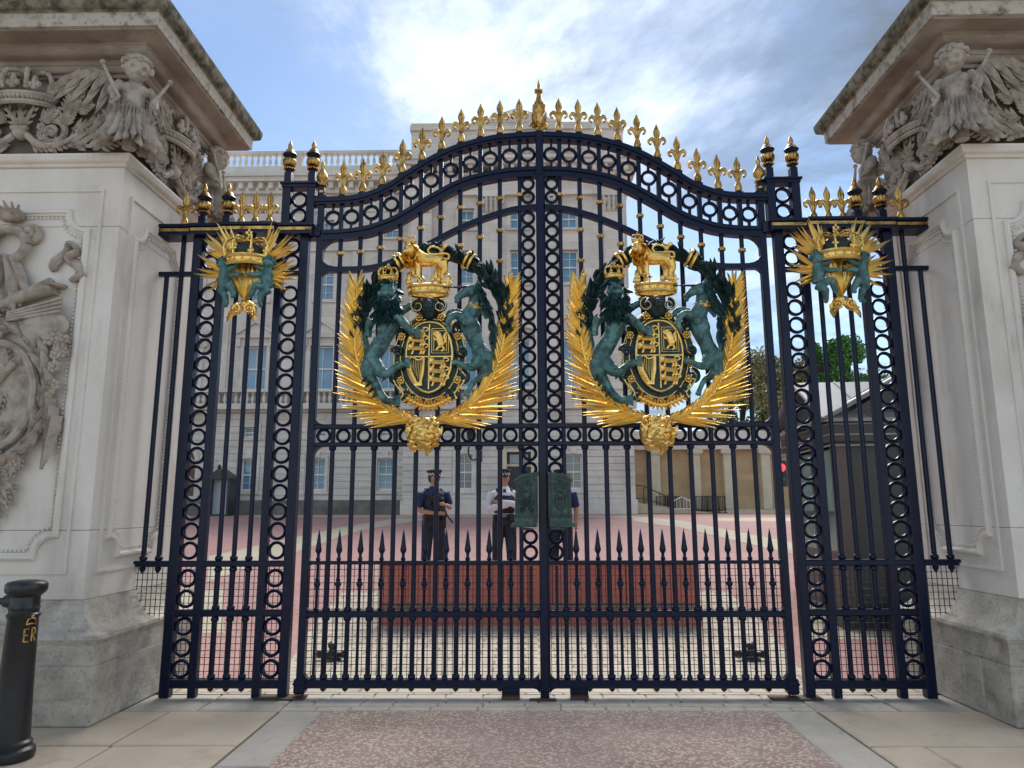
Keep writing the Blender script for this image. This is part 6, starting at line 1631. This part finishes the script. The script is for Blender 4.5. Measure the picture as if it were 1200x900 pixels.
put('plinth_step', MB().box(7.2, 28, CY-.8, CY+.218, GB-.2, GB+.25), M['cream'], t, smooth=None)
# ramp with handrail, and a stack of barriers in front of the wing
t = root('handrail', 'black metal handrail climbing the pale ramp beside the palace corner', 'handrail', (8.2, 43, GB))
for k in range(5):
    x = 7.45 + .55*k; put('baluster', MB().tube([(x, 43.0, GB), (x, 43.0, GB + 1.9 - .16*k)], .03, 6), M['black'], t)
put('rail', MB().tube([(7.4, 43.0, GB+1.9), (8.0, 43.0, GB+1.85), (10.2, 43.0, GB+.85)], .035, 6), M['black'], t)
put('rail', MB().tube([(7.4, 43.0, GB+1.0), (8.0, 43.0, GB+1.0), (10.2, 43.0, GB+.35)], .025, 6), M['black'], t)
m = MB(); m.add([(7.2, 41.2, GB+.01), (12.5, 41.2, GB+.01), (12.5, 43.6, GB+.01), (7.2, 43.6, GB+.85), (7.2, 41.2, GB+.55)], [(0, 1, 4), (4, 1, 2, 3)])
struct('ramp', m, M['creampave'])
for i, px in enumerate((776, 786, 794, 822, 829, 836, 843)):
    p = onY(px, 590, 44.0); t = root('stacked_barrier', 'dark folded crowd barrier stacked between the pale columns', 'barrier', (p[0], 44.0, GB), 0, 'folded barriers between the columns')
    put('frame', MB().tube([(p[0]-.4, 44, GB), (p[0]-.4, 44, GB+1.15), (p[0]+.4, 44, GB+1.15), (p[0]+.4, 44, GB)], .04, 6).tube([(p[0]-.4, 44, GB+.2), (p[0]+.4, 44, GB+.2)], .035, 6), M['black'], t)
    mm = MB()
    for k in range(7): mm.tube([(p[0]-.33+.11*k, 44, GB+.2), (p[0]-.33+.11*k, 44, GB+1.15)], .02, 5)
    put('upright_bars', mm, M['black'], t)
    put('foot', MB().box(p[0]-.45, p[0]-.3, 43.7, 44.3, GB, GB+.06).box(p[0]+.3, p[0]+.45, 43.7, 44.3, GB, GB+.06), M['black'], t, smooth=None)
p = onY(799, 592, 42.5); t = root('folding_barrier', 'small pale folding barrier standing in front of the columns', 'barrier', (p[0], 42.5, GB))
put('frame', MB().tube([(p[0]-.7, 42.5, GB), (p[0]-.7, 42.5, GB+.75), (p[0], 42.5, GB+1.1), (p[0]+.7, 42.5, GB+.75), (p[0]+.7, 42.5, GB)], .035, 6).tube([(p[0]-.7, 42.5, GB+.3), (p[0]+.7, 42.5, GB+.3)], .03, 6), M['white'], t)
mm = MB()
for k in range(6): mm.tube([(p[0]-.55+.22*k, 42.5, GB+.3), (p[0]-.55+.22*k, 42.5, GB+.95)], .018, 5)
put('upright_bars', mm, M['white'], t)

# sentry box
p = onY(258, 604, 40.2); sx_, sy_ = p[0], 40.2
t = root('sentry_box', 'dark sentry box with pointed roof and pale open front against the palace', 'sentry box', (sx_, sy_, gz(sy_)))
zb = gz(sy_)
put('side_panel', MB().box(sx_-.70, sx_-.58, sy_-.6, sy_+.6, zb, zb+2.3), M['kiosk'], t, smooth=None); put('side_panel', MB().box(sx_+.58, sx_+.70, sy_-.6, sy_+.6, zb, zb+2.3), M['kiosk'], t, smooth=None)
put('back_panel', MB().box(sx_-.58, sx_+.58, sy_+.1, sy_+.6, zb, zb+2.3), material('pale_blue_paint', (.55, .60, .68), rough=.6), t, smooth=None)
put('floor', MB().box(sx_-.72, sx_+.72, sy_-.65, sy_+.65, zb, zb+.1), M['kiosk'], t, smooth=None)
put('roof', MB().prism([(sx_-.85, zb+2.3), (sx_+.85, zb+2.3), (sx_+.78, zb+2.42), (sx_, zb+3.0), (sx_-.78, zb+2.42)], sy_-.75, sy_+.75), M['kiosk'], t, smooth=None)
put('roof_finial', MB().lathe([(.06, 2.95), (.14, 3.05), (.12, 3.15), (.03, 3.25)], 8, (sx_, sy_-.6, zb)), M['kiosk'], t)

# ------------------------------------------------------------------ kiosk inside the gate
K0 = Vector((3.90, 3.1, gz(3.1))); th = -.07
t = root('guard_kiosk', 'dark grey guard kiosk with pale metal gabled roof inside the gate', 'kiosk', tuple(K0), th)
a = 2.15; hE = 2.62                                   # local: corner at origin, x along the street face, y along the other face
put('floor_plinth', MB().box(-.04, a+.04, -.04, a+.04, 0, .22, .01), M['kiosk'], t, local=True, smooth=None)
put('corner_post', MB().box(0, .17, 0, .17, .22, hE-.25, .01), M['kioskbrown'], t, local=True, smooth=None)
put('corner_post', MB().box(a-.17, a, 0, .17, .22, hE-.25, .01), M['kiosk'], t, local=True, smooth=None)
put('corner_post', MB().box(0, .17, a-.17, a, .22, hE-.25, .01), M['kiosk'], t, local=True, smooth=None)
put('corner_post', MB().box(a-.17, a, a-.17, a, .22, hE-.25, .01), M['kiosk'], t, local=True, smooth=None)
put('wall_panel', MB().box(.17, .62, .03, .09, .22, hE-.25), M['kiosk'], t, local=True, smooth=None)
put('wall_panel', MB().box(.63, 1.42, .02, .09, .22, hE-.25), M['kiosk'], t, local=True, smooth=None)
put('wall_panel', MB().box(1.43, a-.17, .03, .09, .22, hE-.25), M['kiosk'], t, local=True, smooth=None)
put('wall_panel', MB().box(.04, .09, .17, a-.17, .22, .95), M['kioskbrown'], t, local=True, smooth=None)
put('back_wall', MB().box(a-.09, a-.03, .17, a-.17, .22, hE-.25).box(.17, a-.17, a-.09, a-.03, .22, hE-.25), M['kiosk'], t, local=True, smooth=None)
w = put('window', MB().box(.05, .07, .17, a-.17, .95, hE-.32), M['green_reflection'], t, local=True, smooth=None)
put('window_frame', MB().box(.03, .10, .17, .24, .95, hE-.3).box(.03, .10, 1.0, 1.07, .95, hE-.3).box(.03, .10, a-.24, a-.17, .95, hE-.3).box(.025, .105, .17, a-.17, 1.42, 1.47), M['kiosk'], w, (0, 0, 0), local=True, smooth=None)
put('fascia', MB().box(-.05, a+.05, -.05, a+.05, hE-.25, hE), M['kiosk'], t, local=True, smooth=None)
for z in (hE-.30, hE-.02, hE-.16):
    put('pale_trim', MB().box(-.07, a+.07, -.07, -.052, z-.012, z+.012).box(-.07, -.052, -.052, a+.05, z-.012, z+.012), M['steel'], t, local=True, smooth=None)
e = .16; hr_ = .68
def gable(ax):
    m = MB(); q = (lambda u, v, z: (u, v, z)) if ax == 0 else (lambda u, v, z: (v, u, z))
    c = a/2; th_ = .045
    for s in (0, 1):
        u0 = -e if s == 0 else a + e
        vs = [q(u0, -e, hE), q(c, -e, hE+hr_), q(c, a+e, hE+hr_), q(u0, a+e, hE), q(u0, -e, hE+th_), q(c, -e, hE+hr_+th_), q(c, a+e, hE+hr_+th_), q(u0, a+e, hE+th_)]
        m.add(vs, [(0,1,2,3),(4,7,6,5),(0,4,5,1),(1,5,6,2),(2,6,7,3),(3,7,4,0)])
        for k in range(5):
            v = -e + (a+2*e)*k/4
            m.tube([q(u0, v, hE+th_), q(c, v, hE+hr_+th_)], .02, 6)
    return m
put('roof_slope', gable(0), M['lead'], t, local=True, smooth=None); put('roof_slope', gable(1), M['lead'], t, local=True, smooth=None)
put('gable_panel', MB().prism([(.0, hE+.002), (a, hE+.002), (a/2, hE+hr_-.05)], .0, .05), M['kiosk'], t, local=True, smooth=None)
gp = MB().prism([(.0, hE+.002), (a, hE+.002), (a/2, hE+hr_-.05)], .0, .05); gp.v = [(y, x, z) for x, y, z in gp.v]
put('gable_panel', gp, M['kiosk'], t, local=True, smooth=None)
put('bench_locker', MB().box(.5, 1.5, -.55, -.06, 0, .38, .02), M['kiosk'], t, local=True, smooth=None)
# traffic signal
p = onY(915, 548, 12.0); zb = gz(12)
t = root('traffic_signal', 'traffic signal post showing a lit red lamp beside the forecourt', 'traffic light', (p[0], 12, zb))
put('post', MB().lathe([(.06, 0), (.05, .1), (.045, 1.75)], 10, (p[0], 12.12, zb)), M['steel'], t)
hd = put('signal_head', MB().box(p[0]-.14, p[0]+.14, 11.95, 12.15, p[2]-.48, p[2]+.18, .02), M['black'], t, smooth=30)
put('red_lamp', MB().ell((p[0], 11.95, p[2]), (.10, .04, .10), 14, 8), M['redlamp'], hd); put('green_lens', MB().ell((p[0], 11.95, p[2]-.30), (.10, .04, .10), 14, 8), M['greenlens'], hd)
vis = MB()
for z in (p[2], p[2]-.30): vis.tube([(p[0]+.12*math.cos(q), 11.88 + .0*q, z+.12*math.sin(q)) for q in np.linspace(.2, PI-.2, 9)], .012, 5)
put('visor', vis, M['black'], hd)
p = onY(909, 597, 11.0)

# ------------------------------------------------------------------ trees
def tree(label, x, y, h, rx, leafmat, seed, crown_z=.35, n=15000, ls=.36):
    rr = random.Random(seed); zb = gz(y) - .2
    t = root('tree', label, 'tree', (x, y, zb), 0, 'trees beyond the palace forecourt')
    tr = MB(); tr.tube(crom([(x, y, zb), (x+.1*h*.1, y, zb+h*.3), (x-.02*h, y, zb+h*.6), (x, y, zb+h*.93)], 4), [h*.028, h*.026, h*.025, h*.023, h*.022, h*.02, h*.018, h*.016, h*.013, h*.01, h*.008, h*.006, h*.003], 8)
    clumps = []
    for k in range(46):
        f = rr.uniform(crown_z, 1.0); a_ = rr.uniform(0, 2*PI); w = rx*math.sin(PI*min(1, (f-crown_z)/(1-crown_z)*.82+.16))**.7*rr.uniform(.3, 1)
        c = Vector((x + w*math.cos(a_), y + w*math.sin(a_), zb + h*f)); clumps.append((c, rx*rr.uniform(.22, .42)))
        tr.tube([(x, y, zb + h*max(.2, f-.18)), tuple((Vector((x, y, zb+h*f)) + c)/2), tuple(c)], [h*.008, h*.005, h*.002], 5)
    put('trunk', tr, M['bark'], t)
    m = MB()
    for i in range(n):
        c, r = clumps[rr.randrange(len(clumps))]
        v = Vector((rr.gauss(0, 1), rr.gauss(0, 1), rr.gauss(0, 1))).normalized()*r*rr.uniform(.35, 1.05); v.z *= .85
        p = c + v; d = Vector((rr.gauss(0, 1), rr.gauss(0, 1), rr.gauss(0, .7))).normalized(); e_ = d.orthogonal().normalized(); e_ = Quaternion(d, rr.uniform(0, 6.28)) @ e_
        L = ls*rr.uniform(.6, 1.3); m.add([p - d*L*.5, p + e_*L*.32, p + d*L*.5, p - e_*L*.32], [(0, 1, 2, 3)])
    put('crown', m, leafmat, t, smooth=None)
def treepx(px, py_top, Y, rx, mat, seed, label, cz=.3, **k):
    q = onY(px, py_top, Y); tree(label, q[0], Y, q[2] - gz(Y) + .2, rx, mat, seed, cz, **k)
treepx(958, 402, 72, 3.0, M['leaf1'], 3, 'tall deep green tree next to the olive brown tree', .25, n=18000)
treepx(988, 396, 72, 3.3, M['leaf1'], 4, 'tallest deep green tree, above the middle of the kiosk roof', .25, n=18000)
treepx(935, 432, 66, 3.4, M['leaf2'], 5, 'olive brown tree in front of the tall green trees', .2)
treepx(893, 418, 64, 4.2, M['leaf2'], 6, 'wide olive tree rising above the low tan wing', .2, n=18000)
treepx(868, 452, 70, 3.8, M['leaf3'], 7, 'mid green tree behind the low tan wing', .2)
treepx(915, 455, 75, 3.8, M['leaf3'], 8, 'mid green tree behind the wide olive tree', .2)
treepx(1020, 430, 80, 4.5, M['leaf3'], 9, 'mid green tree behind the kiosk, by the stone pier', .2)
treepx(1090, 440, 76, 5, M['leaf2'], 10, 'olive tree behind the stone pier', .2)
